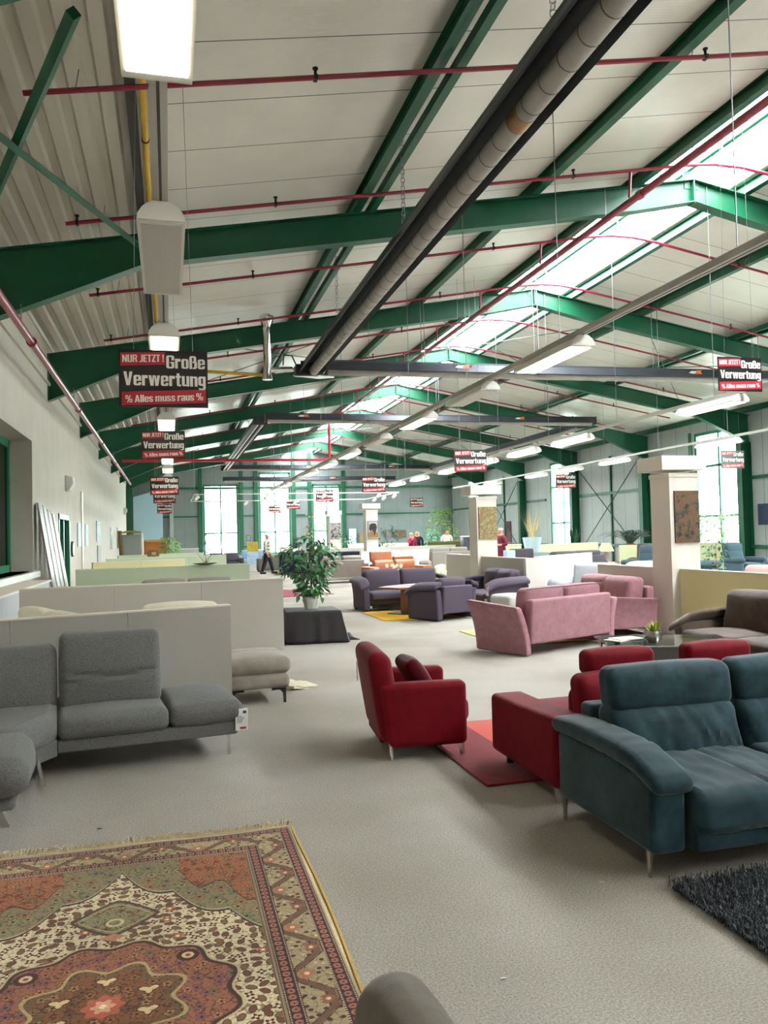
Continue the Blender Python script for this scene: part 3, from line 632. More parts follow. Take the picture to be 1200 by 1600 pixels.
def sofa(label, pos, rz, W, D, m, name='sofa', cat='sofa', group=None, sh=.4, st=.17, bz=.08, aw=.16, ah=.56, arm='box', bh=.8, bt=.2, n=2, leg='block', legm=None, head=0, tilt=.16, detail=4, backgap=.0, soft=.02, shell=True, bbz=None, pipem=None, flare=.14, wrinkle=.006, cushion_h=None):
    r = thing(name, label, cat, (*pos, 0) if len(pos) == 2 else pos, rz, group)
    iw = W-2*aw; cw = iw/n; y0 = -D/2; y1 = D/2; zb = bz
    bb = bbz or zb; part('base', MB().rbox(iw+.04, D-.06, sh-st-bb, .03, (0, .02, bb+(sh-st-bb)/2), n=2), m, r)
    for i in range(n):
        x = -iw/2+cw*(i+.5)
        part('seat_cushion', MB().rbox(cw-.008, D-bt*.7, st, .05, (x, y0+(D-bt*.7)/2-.01, sh-st/2), n=detail, puff=(0, .01, soft), fn=wob(wrinkle, 5, i)), m, r)
        ch = cushion_h or (bh-sh+.04)
        def bf(x_, y_, z_, w=wob(wrinkle, 5, i+9)):
            x_, y_, z_ = w(x_, y_, z_); return (x_, y_+tilt*(z_-sh), z_)
        top = bh-(.2 if head else 0); ch2 = top-sh+.04
        part('back_cushion', MB().rbox(cw-.01, bt, ch2, min(.07, bt*.4), (x, y1-.1-bt/2-tilt*ch2*.7, sh-.03+ch2/2), n=detail, puff=(0, .035, .01), fn=bf), m, r)
        if head:
            part('headrest', MB().rbox(cw-.1, .13, .2, .045, (x, y1-.1-bt/2+.02, bh-.09), n=detail, puff=(0, .02, .01), fn=wob(wrinkle, 6, i+20)), m, r)
    if shell:
        part('backrest', MB().rbox(iw+.06, .12, bh-.12-zb-backgap, .03, (0, y1-.07, zb+backgap+(bh-.12-zb-backgap)/2), n=3, fn=lambda x, y, z: (x, y+.06*(z-zb), z)), m, r)
    for s in (-1, 1):
        xa = s*(W/2-aw/2)
        if arm == 'box':
            part('armrest', MB().rbox(aw, D-.02, ah-zb, .035, (xa, 0, zb+(ah-zb)/2), n=3), m, r)
        elif arm == 'round':
            part('armrest', MB().rbox(aw, D-.02, ah-zb, aw*.47, (xa, 0, zb+(ah-zb)/2), n=3, puff=(.01, .01, .03)), m, r)
        elif arm == 'roll':
            def rf(x, y, z, s=s):
                t = max(0, (z-.2)/(ah-.2)); return (x+s*.05*t*t, y, z)
            part('armrest', MB().rbox(aw*.75, D-.05, ah-.06-.02, .03, (xa+s*.0, 0, .02+(ah-.08)/2), n=3, fn=rf), m, r)
            def pf(x, y, z, s=s):
                t = (y0+.25-y)/.25
                dz = -.09*max(0, t)**1.6+.05*(y/D); return (x+s*.02, y, z+dz-.38*s*(x-xa))
            part('arm_pad', MB().rbox(aw+.03, D, .085, .04, (xa+s*.02, -.01, ah), n=6, puff=(.01, 0, .015), fn=pf), m, r)
        elif arm == 'flare':
            zt = ah
            def ff(x, y, z, s=s):
                t = max(0, (z-zb)/(zt-zb)); return (x+s*flare*t**2.2, y-.03*t, z-.06*t*max(0, (y-y0)/D))
            A = part('armrest', MB().rbox(aw*.7, D, zt-zb, .03, (xa, 0, zb+(zt-zb)/2), n=7, fn=ff), m, r)
            if pipem:
                mb = MB()
                for sy in (y0+.015, y1-.015):
                    pts = [ff(xa+s*(aw*.35-.012), sy, zb+.02+(zt-zb-.03)*k/9) for k in range(10)]; mb.tube(pts, .008, 5)
                mb.tube([ff(xa+s*(aw*.35-.012), y0+.015+(D-.03)*k/6, zt-.012) for k in range(7)], .008, 5)
                part('piping', mb, pipem, A)
    if leg == 'metal':
        for sx in (-1, 1):
            for sy in (-1, 1): part('leg', MB().tube([(sx*(W/2-.06), sy*(D/2-.07), 0), (sx*(W/2-.07), sy*(D/2-.09), zb+.02)], .011, 10, r1=.018), legm or M_leg, r)
    elif leg == 'block':
        for sx in (-1, 1):
            for sy in (-1, 1): part('leg', MB().box(sx*(W/2-.07)-.03, sx*(W/2-.07)+.03, sy*(D/2-.1)-.03, sy*(D/2-.1)+.03, 0, zb+.02), legm or M_legd, r, smooth=False)
    elif leg == 'wood':
        for sx in (-1, 1):
            for sy in (-1, 1): part('leg', MB().tube([(sx*(W/2-.08), sy*(D/2-.08), 0), (sx*(W/2-.11), sy*(D/2-.13), zb+.03)], .016, 8, r1=.028), legm or M_legw, r)
    return r
# ---------------------------------------------------------------- grey corner sofa
G1 = fabric('grey melange weave', '#4f4f4e', '#7f7f7d', scale=130, bump=.35, contrast=.28)
gs = thing('corner_sofa', 'large grey melange corner sofa with raised back cushion and chrome blade legs', 'sofa', (-.03, 5.7, 0), R_(7))
for (nm, x0, x1, y0, y1, z0, z1, pf, sd) in (('seat_cushion', -.70, .0, -.09, .80, .235, .395, .02, 1), ('end_cushion', .0, .50, -.08, .74, .24, .385, .045, 2)):
    def sf(x, y, z, w=wob(.006, 4, sd), nm=nm):
        x, y, z = w(x, y, z)
        pass
        return (x, y, z)
    part(nm, MB().rbox(x1-x0, y1-y0, z1-z0, .055, ((x0+x1)/2, (y0+y1)/2, (z0+z1)/2), n=8, puff=(.004, .02, pf), fn=sf), G1, gs)
part('base', MB().box(-.70, .46, -.06, .76, .155, .245), G1, gs, bevel=.012)
def bcf(h0, lean, crease):
    def f(x, y, z):
        t = (z-.36)/.5; y += lean*(z-.40)
        if crease:
            y += .022*math.exp(-((z-.615-.03*math.sin(5*x))/.016)**2)+.012*math.exp(-((z-.59-.06*x)/.012)**2)
            y += .04*max(0, t-.55)
        n = mnoise.noise(Vector((x*4, z*4, 3))); return (x, y+.008*n, z)
    return f
part('back_cushion', MB().rbox(.665, .2, .50, .05, (-.345, .32, .625), n=16, puff=(.008, .03, .0), fn=bcf(.4, .16, True)), G1, gs, label='raised back cushion with a horizontal crease')
part('back_cushion', MB().rbox(.85, .24, .44, .07, (-1.125, .34, .59), n=12, puff=(.008, .03, .0), fn=bcf(.4, .2, False)), G1, gs)
poly = [(-.695, -.09), (-.695, .8), (-1.75, .8), (-1.75, -.5), (-.93, -.5), (-.86, -.44), (-.78, -.26)]
part('corner_cushion', MB().prism(poly, 'z', .235, .43), G1, gs, bevel=.06, seg=4)
part('corner_base', MB().prism([(-.695, -.06), (-.695, .76), (-1.7, .76), (-1.7, -.46), (-.95, -.46), (-.82, -.22)], 'z', .14, .25), G1, gs, bevel=.012)
def chf(x, y, z):
    n = mnoise.noise_vector(Vector((x*4, y*4, z*4)))*.006; z -= .08*max(0, (-1.35-y)/.3)**2; return (x+n.x, y+n.y, z+n.z)
part('chaise_cushion', MB().rbox(.86, .72, .2, .085, (-1.255, -.82, .32), n=9, puff=(.02, .02, .02), fn=chf), G1, gs)
part('chaise_base', MB().rbox(.72, .58, .1, .03, (-1.25, -.80, .19), n=2), G1, gs)
def blade(x, y, dx):
    p = []; q = []
    for k in range(7):
        t = k/6; c = .07*t*t; w = .028-.008*t
        p.append((c-w, .26-.26*t)); q.append((c+w, .26-.26*t))
    return MB().prism(p+q[::-1], 'x' if dx else 'y', -.006, .006, fn=lambda a, b, c: (a+x, b+y, c))
part('leg', MB().box(.40, .425, .02, .028, .0, .16), M_chrome, gs, smooth=False)
part('leg', MB().prism([(-.835, .24), (-.815, .24), (-.76, .0), (-.785, 0)], 'y', -.2, -.192), M_chrome, gs, smooth=False)
part('leg', blade(-1.02, -.88, False), M_leg, gs, smooth=False)
part('leg', MB().box(-1.6, -1.57, -1.1, -1.09, 0, .2), M_chrome, gs, smooth=False)
part('leg', MB().box(-1.6, -1.57, .6, .61, 0, .2), M_chrome, gs, smooth=False)
price_tag(gs, (.485, -.08, .33), R_(-8), .085, .15)
# ---------------------------------------------------------------- red armchair facing the aisle
RV = suede('crimson velvet', '#62000f', '#7a0217', sheen=.08, scale=14)
ra = thing('armchair', 'red velvet armchair with chrome legs standing alone in the aisle', 'armchair', (1.63, 5.54, 0), R_(-5))
# local: x forward, y across
for s in (-1, 1):
    def af(x, y, z):
        return (x+.075*max(0, (.51-z))/.42*max(0, min(1, (.1-x)/.43)), y, z)
    part('armrest', MB().rbox(.60, .13, .42, .04, (.022, s*.315, .30), n=6, puff=(0, .004, .004), fn=af), RV, ra)
def rbf(x, y, z):
    return (x-.15*(z-.42), y, z)
part('backrest', MB().rbox(.16, .72, .61, .07, (-.225, 0, .41), n=8, puff=(.008, .0, .015), fn=rbf), RV, ra)
part('seat_cushion', MB().rbox(.56, .5, .17, .05, (.09, 0, .285), n=6, puff=(.02, 0, .015)), RV, ra)
part('base', MB().rbox(.56, .52, .14, .02, (.02, 0, .17), n=2), RV, ra)
for (x, y) in ((-.2, -.32), (.29, -.32), (.27, .32), (-.18, .32)):
    z0 = .014 if x > 0 else 0; part('leg', MB().lathe([(.0, z0), (.019, z0), (.019, .11), (0, .11)], 14, (x, y, 0.0)), M_chrome, ra)
price_tag(ra, (-.378, -.05, .64), R_(-95), .1, .14)
pl = thing('throw_pillow', 'small red pillow leaning in the red armchair', 'pillow', (1.50, 5.50, .475), 0)
def pilf(x, y, z):
    a = R_(38); x, z = x*math.cos(a)-z*math.sin(a), x*math.sin(a)+z*math.cos(a); return (x, y, z)
pl.location = (1.665, 5.53, .52)
part('cover', MB().rbox(.09, .34, .27, .04, (0, 0, 0), n=8, puff=(.035, -.01, -.01), fn=lambda x, y, z: ((x*math.cos(R_(35))-z*math.sin(R_(35))), y, (x*math.sin(R_(35))+z*math.cos(R_(35))))), suede('dark crimson velvet', '#480210', '#5a0616', sheen=.2, scale=14), pl)
# ---------------------------------------------------------------- red sofa back to back with the blue one
rs = thing('sofa', 'red velvet two seater with headrests standing back to back with the blue sofa', 'sofa', (2.91, 4.53, 0), PI, None)
# local after rotation by pi: front = -y -> world +y ; local x flipped
for s in (-1, 1):
    part('armrest', MB().rbox(.23, .92, .37, .035, (s*.775, 0, .265), n=5, puff=(.004, 0, .004), fn=lambda x, y, z: (x, y, z+.045*max(0, y+.1) if z > .3 else z)), RV, rs)
part('base', MB().rbox(1.36, .86, .14, .02, (0, 0, .15), n=2), RV, rs)
for s in (-1, 1):
    part('seat_cushion', MB().rbox(.66, .66, .18, .05, (s*.335, -.13, .30), n=6, puff=(0, .01, .02)), RV, rs)
    part('back_cushion', MB().rbox(.66, .20, .26, .08, (s*.335, .24, .47), n=7, puff=(0, .04, .02)), RV, rs, label='bulging lumbar cushion')
    part('backrest', MB().rbox(.70, .17, .40, .06, (s*.335, .335, .47), n=6, puff=(0, .02, .02), fn=lambda x, y, z: (x, y-.25*max(0, z-.5), z)), RV, rs)
    part('headrest', MB().rbox(.46, .13, .145, .04, (s*.34, .2, .725), n=6, puff=(0, .01, .01), fn=lambda x, y, z: (x, y, z-.02*abs(x-s*.34))), RV, rs)
for (x, y, z0) in ((.80, -.36, .014), (-.80, -.36, .014)): part('leg', MB().lathe([(0, 0), (.025, 0), (.025, .1), (0, .1)], 12, (x, y, z0)), M_legd, rs, label='dark front leg')
for (x, y) in ((.85, .41), (-.85, .41)): part('leg', MB().lathe([(0, 0), (.02, 0), (.02, .1), (0, .1)], 12, (x, y, 0)), M_chrome, rs)
# ---------------------------------------------------------------- blue sofa
BV = suede('petrol suede', '#0b1c22', '#2b4850', sheen=.3, scale=6, contrast=.24)
bs = thing('sofa', 'petrol blue suede sofa with two headrests and slim steel legs', 'sofa', (2.86, 3.47, 0), 0, None)
HX = .915
def crease(cx, z0, amp=.012):
    def f(x, y, z, nrm=None):
        n = mnoise.noise(Vector((x*16, z*5, y*5)))
        return n*amp
    return f
for s in (-1, 1):
    xa = s*(HX-.09)
    part('armrest', MB().rbox(.17, .86, .34, .03, (xa, .0, .285), n=6, puff=(.003, 0, 0), fn=lambda x, y, z: (x, y, z+(-.05*max(0, (-.15-y)/.28)**1.5 if z > .3 else 0))), BV, bs)
    def padf(x, y, z, s=s):
        t = max(0, (-.18-y)/.32); dz = .02*math.sin(max(0, y+.4)*3)-.085*t**1.7
        n = mnoise.noise(Vector((x*6, y*34, 2)))*(.012 if -.32 < y < -.12 else .004)
        return (x-s*.02*t, y+.02*t, z+dz+n)
    part('arm_pad', MB().rbox(.205, .95, .08, .038, (xa+s*.002, -.0, .475), n=26, a=3, puff=(0, .0, .012), fn=padf), BV, bs)
    cx = s*.365
    def skf(x, y, z, cx=cx):
        g = .012*math.exp(-((x-cx-.02)/.012)**2)*(1 if z > .3 else 0)
        n = .008*mnoise.noise(Vector((x*12+s*4, y*5, 1)))+.007*mnoise.noise(Vector((x*34, y*6, 7)))
        return (x, y, z-g+n)
    part('seat_cushion', MB().rbox(.725, .80, .19, .055, (cx, -.10, .285), n=28, a=3, puff=(0, .012, .025), fn=skf), BV, bs)
    part('base_panel', MB().rbox(.73, .1, .12, .02, (cx, -.42, .18), n=2), BV, bs)
    def bkf(x, y, z, cx=cx):
        g = .016*math.exp(-((x-cx-.03)/.010)**2) if y < .2 else 0
        n = .016*mnoise.noise(Vector((x*16+s*3, z*6+x*8, 4)))+.006*mnoise.noise(Vector((x*36+z*14, z*6, 9))) if y < .22 else 0
        return (x, y+.30*(z-.36)+g+n, z)
    part('back_cushion', MB().rbox(.725, .22, .31, .07, (cx, .20, .455), n=26, a=3, puff=(0, .05, .02), fn=bkf), BV, bs)
    def hdf(x, y, z): return (x, y+.12*(z-.6)+.006*mnoise.noise(Vector((x*8, z*8, 2))), z)
    part('headrest', MB().rbox(.715, .17, .225, .055, (cx+.005, .255, .682), n=14, puff=(.004, .018, .012), fn=hdf), BV, bs)
part('backrest', MB().rbox(1.50, .14, .46, .03, (0, .41, .36), n=3), BV, bs)
part('base', MB().box(-.74, .74, -.36, .36, .14, .22), BV, bs, bevel=.01)
for (x, y) in ((-.88, -.35), (.88, -.35), (-.89, .40), (.89, .40)): part('leg', MB().tube([(x, y, 0), (x, y, .14)], .0085, 12, r1=.017), M_leg, bs)
# ---------------------------------------------------------------- brown sofa before the yellow divider
BR = suede('mocha microfibre', '#43362f', '#5c4b43', sheen=.3, scale=7)
wb = sofa('mocha brown sofa with flared padded arms in front of the yellow divider', (6.02, 7.12), -PI/2, 2.1, .92, BR, sh=.36, st=.16, bz=.1, aw=.2, ah=.50, arm='roll', bh=.78, bt=.24, n=2, leg='block', legm=M_legd, detail=8, soft=.03, wrinkle=.01, tilt=.2)
price_tag(wb, (.93, -.53, .42), 0, .15, .19, False)
# ---------------------------------------------------------------- pink sofas
PK = suede('dusty pink velvet', '#936870', '#aa7e86', sheen=.25, scale=10)
PKP = mat('plum piping', '#6c4a50', rough=.8)
a = math.atan2(.68, 1.6)
c = Vector((4.90, 9.27, 0))+Vector((-math.sin(a), math.cos(a), 0))*.43
p1 = sofa('dusty pink loveseat with flared arms seen from behind', (c.x, c.y), a+PI, 1.78, .86, PK, sh=.38, st=.16, bz=.02, aw=.15, ah=.66, arm='flare', bh=.80, bt=.2, n=2, leg='none', detail=6, backgap=.12, bbz=.15, pipem=PKP, tilt=.12)
for s in (-1, 1):
    part('cushion_piping', MB().tube([(s*.37-.36, .345, .80), (s*.37, .36, .805), (s*.37+.36, .345, .80)], .008, 5), PKP, p1)
p2 = sofa('dusty pink sofa facing the aisle with its flared side arm on a wooden leg', (6.24, 10.98), -PI/2, 1.75, .9, PK, sh=.38, st=.16, bz=.1, aw=.15, ah=.58, arm='flare', bh=.8, bt=.26, n=2, leg='wood', legm=mat('beech leg', '#b07a45', rough=.5), detail=6, pipem=PKP, flare=.12)
po = thing('pouf', 'pale grey pouf beside the pink loveseat', 'pouf', (5.72, 13.0, 0), .3)
part('body', MB().rbox(.55, .55, .38, .06, (0, 0, .24), n=4, puff=(.01, .01, .02)), fabric('pale grey bouclé', '#a9a8a4', '#c2c1bd'), po)
for sx in (-.2, .2):
    for sy in (-.2, .2): part('leg', MB().box(sx-.02, sx+.02, sy-.02, sy+.02, 0, .06), M_legd, po, smooth=False)
# ---------------------------------------------------------------- plum suite with wooden table
PL = fabric('plum grey weave', '#453e4a', '#5f5664', scale=180, bump=.2)
s1 = sofa('plum grey two seater on the yellow rug facing the camera', (4.62, 16.0), R_(3), 1.95, .85, PL, sh=.37, st=.16, bz=.1, aw=.18, ah=.60, arm='roll', bh=.79, bt=.24, n=2, leg='block', detail=6, soft=.03, tilt=.14)
part('hem_rail', MB().box(-.78, .78, -.40, -.385, .06, .13), mat('dark chrome', '#55525a', rough=.25, metal=.9), s1, smooth=False)
part('strap', MB().box(.1, .2, -.448, -.435, .18, .35), mat('khaki strap', '#8d8267', rough=.8), s1, smooth=False, label='khaki strap over the seat front')
c2 = Vector((4.83, 13.28, 0))+Vector((-math.sin(a), math.cos(a), 0))*.42
s2 = sofa('plum grey armchair seen from behind beside the wooden table', (c2.x, c2.y), a+PI, .95, .86, PL, name='armchair', cat='armchair', sh=.38, st=.16, bz=.02, aw=.16, ah=.60, arm='roll', bh=.72, bt=.2, n=1, leg='none', detail=6, backgap=.1, bbz=.12)
s3 = sofa('plum grey loveseat turned sideways with price tags on its arm', (6.0, 14.55), -PI/2, 1.6, .86, PL, sh=.38, st=.16, bz=.06, aw=.18, ah=.60, arm='roll', bh=.79, bt=.24, n=2, leg='block', detail=5)
price_tag(s3, (.83, -.44, .56), R_(0), .11, .2, False); price_tag(s3, (.80, -.46, .3), R_(0), .12, .28, False)
M_wood = mat('walnut veneer', '#6e3f2b', '#8b5639', scale=5, rough=.35, stretch=(1, 8, 8), detail=5)
ct = thing('coffee_table', 'walnut coffee table with panel leg on a steel foot', 'table', (4.40, 14.80, 0), R_(36))
part('table_top', MB().prism([(-.62, -.25), (-.3, -.36), (.3, -.36), (.62, -.25), (.62, .25), (.3, .36), (-.3, .36), (-.62, .25)], 'z', .50, .535), M_wood, ct, bevel=.006)
part('leg', MB().box(-.14, .14, -.1, .1, .03, .5), M_wood, ct, bevel=.004)
part('foot_plate', MB().box(-.34, .34, -.26, .26, .012, .03), mat('dark steel', '#5a5754', rough=.35, metal=.9), ct, smooth=False)
mg = tag(part('magazine', MB().box(-.2, .2, -.13, .13, 0, .012), mat('paper', '#d9d6cf', rough=.5), None, smooth=False, loc=(4.56, 14.92, .536), rot=(0, 0, R_(30))), 'white magazine lying on the walnut coffee table', 'magazine')
def rug(label, x0, x1, y0, y1, m, th=.011, rz=0, name='rug', edge=None):
    cx, cy = (x0+x1)/2, (y0+y1)/2
    r = thing(name, label, 'rug', (cx, cy, 0), rz)
    part('pile', MB().rbox(x1-x0, y1-y0, th, .004, (0, 0, th/2+.0005), n=6, a=1), m, r)
    if edge: 
        w, d = (x1-x0)/2, (y1-y0)/2
        part('edging', MB().tube([(-w, -d, .007), (w, -d, .007), (w, d, .007), (-w, d, .007), (-w, -d, .007)], .007, 5), edge, r)
    return r
rug('bright yellow rug under the plum suite', 3.62, 5.5, 13.72, 15.45, mat('yellow pile', '#c99a12', '#d6aa1e', scale=60, rough=.95, bump=.3))
rug('pale yellow green rug under the pink loveseat', 4.27, 5.6, 9.95, 11.7, mat('faded lime pile', '#c5b66a', '#cba08a', scale=2.5, rough=.95, bump=.2, bscale=200), edge=mat('lime edging', '#a9b13a', rough=.9))
def redrugmat():
    m = mat('claret pile', '#6e0f1e', '#8c1b2a', scale=25, rough=.95, bump=.5, bscale=160, sheen=.2); nt = m.node_tree; N = nt.nodes; L = nt.links; b = N['Principled BSDF']; src = b.inputs['Base Color'].links[0].from_socket
    tc = N.new('ShaderNodeTexCoord'); sx = N.new('ShaderNodeSeparateXYZ'); L.new(tc.outputs['Object'], sx.inputs[0])
    g1 = N.new('ShaderNodeMath'); g1.operation = 'GREATER_THAN'; g1.inputs[1].default_value = -.45; L.new(sx.outputs[0], g1.inputs[0])
    g2 = N.new('ShaderNodeMath'); g2.operation = 'GREATER_THAN'; g2.inputs[1].default_value = .0; L.new(sx.outputs[1], g2.inputs[0])
    mu = N.new('ShaderNodeMath'); mu.operation = 'MULTIPLY'; L.new(g1.outputs[0], mu.inputs[0]); L.new(g2.outputs[0], mu.inputs[1])
    mx = N.new('ShaderNodeMix'); mx.data_type = 'RGBA'; L.new(mu.outputs[0], mx.inputs[0]); L.new(src, mx.inputs[6]); mx.inputs[7].default_value = hx('#c24a3a'); L.new(mx.outputs[2], b.inputs['Base Color'])
    return m
rug('claret rug with a coral block between the red armchair and red sofa', 1.79, 3.5, 4.5, 6.06, redrugmat(), .013)
# legs on the rug: the armchair's front legs rest on the pile
# ---------------------------------------------------------------- glass table, plant bowl, magazines
gt = thing('glass_table', 'low glass coffee table with dark frame behind the red sofa', 'table', (4.72, 7.05, 0), R_(-20))
M_tglass = glassmat('table glass', '#cfdad6', .3, .03)
part('glass_top', MB().box(-.62, .62, -.4, .4, .385, .40), M_tglass, gt, smooth=False)
part('shelf', MB().box(-.55, .55, -.33, .33, .14, .155), glassmat('smoked glass', '#6f7674', .3, .05), gt, smooth=False)
part('apron', MB().box(-.5, .5, -.30, .30, .2, .375), mat('smoked apron', '#3b3a3a', rough=.3), gt, smooth=False)
for sx in (-1, 1):
    for sy in (-1, 1): part('leg', MB().tube([(sx*.56, sy*.34, 0), (sx*.56, sy*.34, .385)], .018, 10), M_chrome, gt)
pb = thing('potted_plant', 'small yellow green plant in a silver bowl on the glass table', 'plant', (4.52, 6.93, .4005))
part('pot', MB().lathe([(0, 0), (.05, 0), (.085, .04), (.092, .08), (.08, .115), (.072, .115), (.07, .1), (0, .1)], 20), mat('silver glaze', '#8d8784', rough=.25, metal=.8), pb)
def spikes(n, h, sp, w, seed, base=0.0, droop=.3, rad=.03, seg=5):
    rnd = random.Random(seed); mb = MB()
    for k in range(n):
        az = rnd.uniform(0, 2*PI); le = h*rnd.uniform(.6, 1.05); out = sp*rnd.uniform(.25, 1); r0 = rnd.uniform(0, rad); ww = w*rnd.uniform(.7, 1.2)
        c, s_ = math.cos(az), math.sin(az); vs = []; fs = []
        for i in range(seg+1):
            t = i/seg; rr = r0+out*t; z = base+le*(t-droop*t*t); wd = ww*(1-t**1.8)*(.5+.5*min(1, t*4)); 
            p = Vector((c*rr, s_*rr, z)); q = Vector((-s_, c, 0))*wd; vs += [p-q+Vector((0, 0, wd*.4)), p, p+q+Vector((0, 0, wd*.4))]
        for i in range(seg):
            for j in (0, 1): fs.append((i*3+j, i*3+j+1, i*3+j+4, i*3+j+3))
        mb.add(vs, fs)
    return mb
part('foliage', spikes(34, .14, .09, .014, 3, base=.09, droop=.2, rad=.05), mat('lime leaf', '#b4b83a', '#6d8a2a', scale=18, rough=.5), pb)
for k, (dx, dy, rz, cc, lb) in enumerate(((-.42, .02, .4, '#d8d4c8', 'lower'), (-.36, .05, .1, '#e4e0d6', 'upper'))):
    P = Matrix.Rotation(R_(-20), 3, 'Z') @ Vector((dx, dy, 0))
    tag(part('brochure', MB().box(-.14, .14, -.1, .1, 0, .008), mat('brochure %d' % k, cc, rough=.4), None, smooth=False, loc=(4.72+P.x, 7.05+P.y, .4005+.0085*k), rot=(0, 0, rz)), '%s of the two pale brochures on the glass table' % lb, 'brochure')
# ---------------------------------------------------------------- ottoman, fluffy hide
BG = suede('beige velour', '#8f857b', '#a3998f', sheen=.3, scale=7)
ot = thing('ottoman', 'beige ottoman with black bracket legs peeking out behind the grey divider', 'ottoman', (.74, 7.72, 0), R_(3))
part('cushion', MB().rbox(.60, .72, .15, .06, (0, 0, .345), n=10, puff=(.01, .01, .03), fn=lambda x, y, z: (x, y, z-.010*math.exp(-((y)/.02)**2)*(z > .35)+.004*mnoise.noise(Vector((x*7, y*7, z*7))))), BG, ot)
part('base', MB().rbox(.58, .70, .14, .05, (0, 0, .205), n=6, puff=(.01, .01, 0)), BG, ot)
for sx in (-1, 1):
    for sy in (-1, 1):
        x = sx*.24; y = sy*.31
        part('leg', MB().prism([(x-.012, 0), (x+.012, 0), (x+.012, .135), (x-sx*.11, .135), (x-sx*.11, .12), (x-sx*.045, .118), (x-sx*.018, .09), (x-sx*.013, .05)] if sx > 0 else [(x+.012, 0), (x-.012, 0), (x-.012, .135), (x+.11, .135), (x+.11, .12), (x+.045, .118), (x+.018, .09), (x+.013, .05)][::-1], 'y', y-.012, y+.012), M_legd, ot, smooth=False)
fu = tag(part('sheepskin', MB().rbox(.3, .5, .03, .014, (0, 0, .016), n=10, puff=(-.03, -.03, 0), fn=wob(.03, 9, 5)), fabric('cream fleece', '#cfc7ae', '#e2dcc8', scale=60, bump=.8), None, loc=(1.17, 8.2, 0), rot=(0, 0, .5)), 'cream fleece lying on the floor behind the ottoman', 'sheepskin')
# ---------------------------------------------------------------- foreground: a taupe sofa beside the camera, only its arm shows
AB = suede('taupe brown fabric', '#4f463b', '#675d50', sheen=.3, scale=10)
fa = thing('sofa', 'taupe brown sofa whose rounded arm end shows at the bottom edge', 'sofa', (1.35, 1.03, .022), 0)
def armf(x, y, z):
    t = max(0, (y-.3)/.3); return (x, y, z-.03*t*t)
for s in (-1, 1):
    part('armrest', MB().rbox(.16, 1.06, .36, .078, (s*.935, .08, .45), n=10, puff=(.005, .015, .008), fn=armf), AB, fa); part('side_panel', MB().rbox(.13, .85, .22, .02, (s*.935, -.02, .19), n=2), AB, fa)
    part('seat_cushion', MB().rbox(.84, .62, .18, .06, (s*.425, -.10, .34), n=5, puff=(0, .02, .03)), AB, fa); part('back_cushion', MB().rbox(.84, .2, .42, .08, (s*.425, -.40, .6), n=5, puff=(0, .03, .02)), AB, fa)
part('base', MB().rbox(1.72, .7, .16, .02, (0, -.08, .18), n=2), AB, fa); part('backrest', MB().rbox(1.9, .14, .6, .05, (0, -.50, .42), n=2), AB, fa)
for sx in (-1, 1):
    for sy in (-1, 1): part('leg', MB().box(sx*.9-.025, sx*.9+.025, -.03+sy*.36-.025, -.03+sy*.36+.025, 0, .09), M_legw, fa, smooth=False)
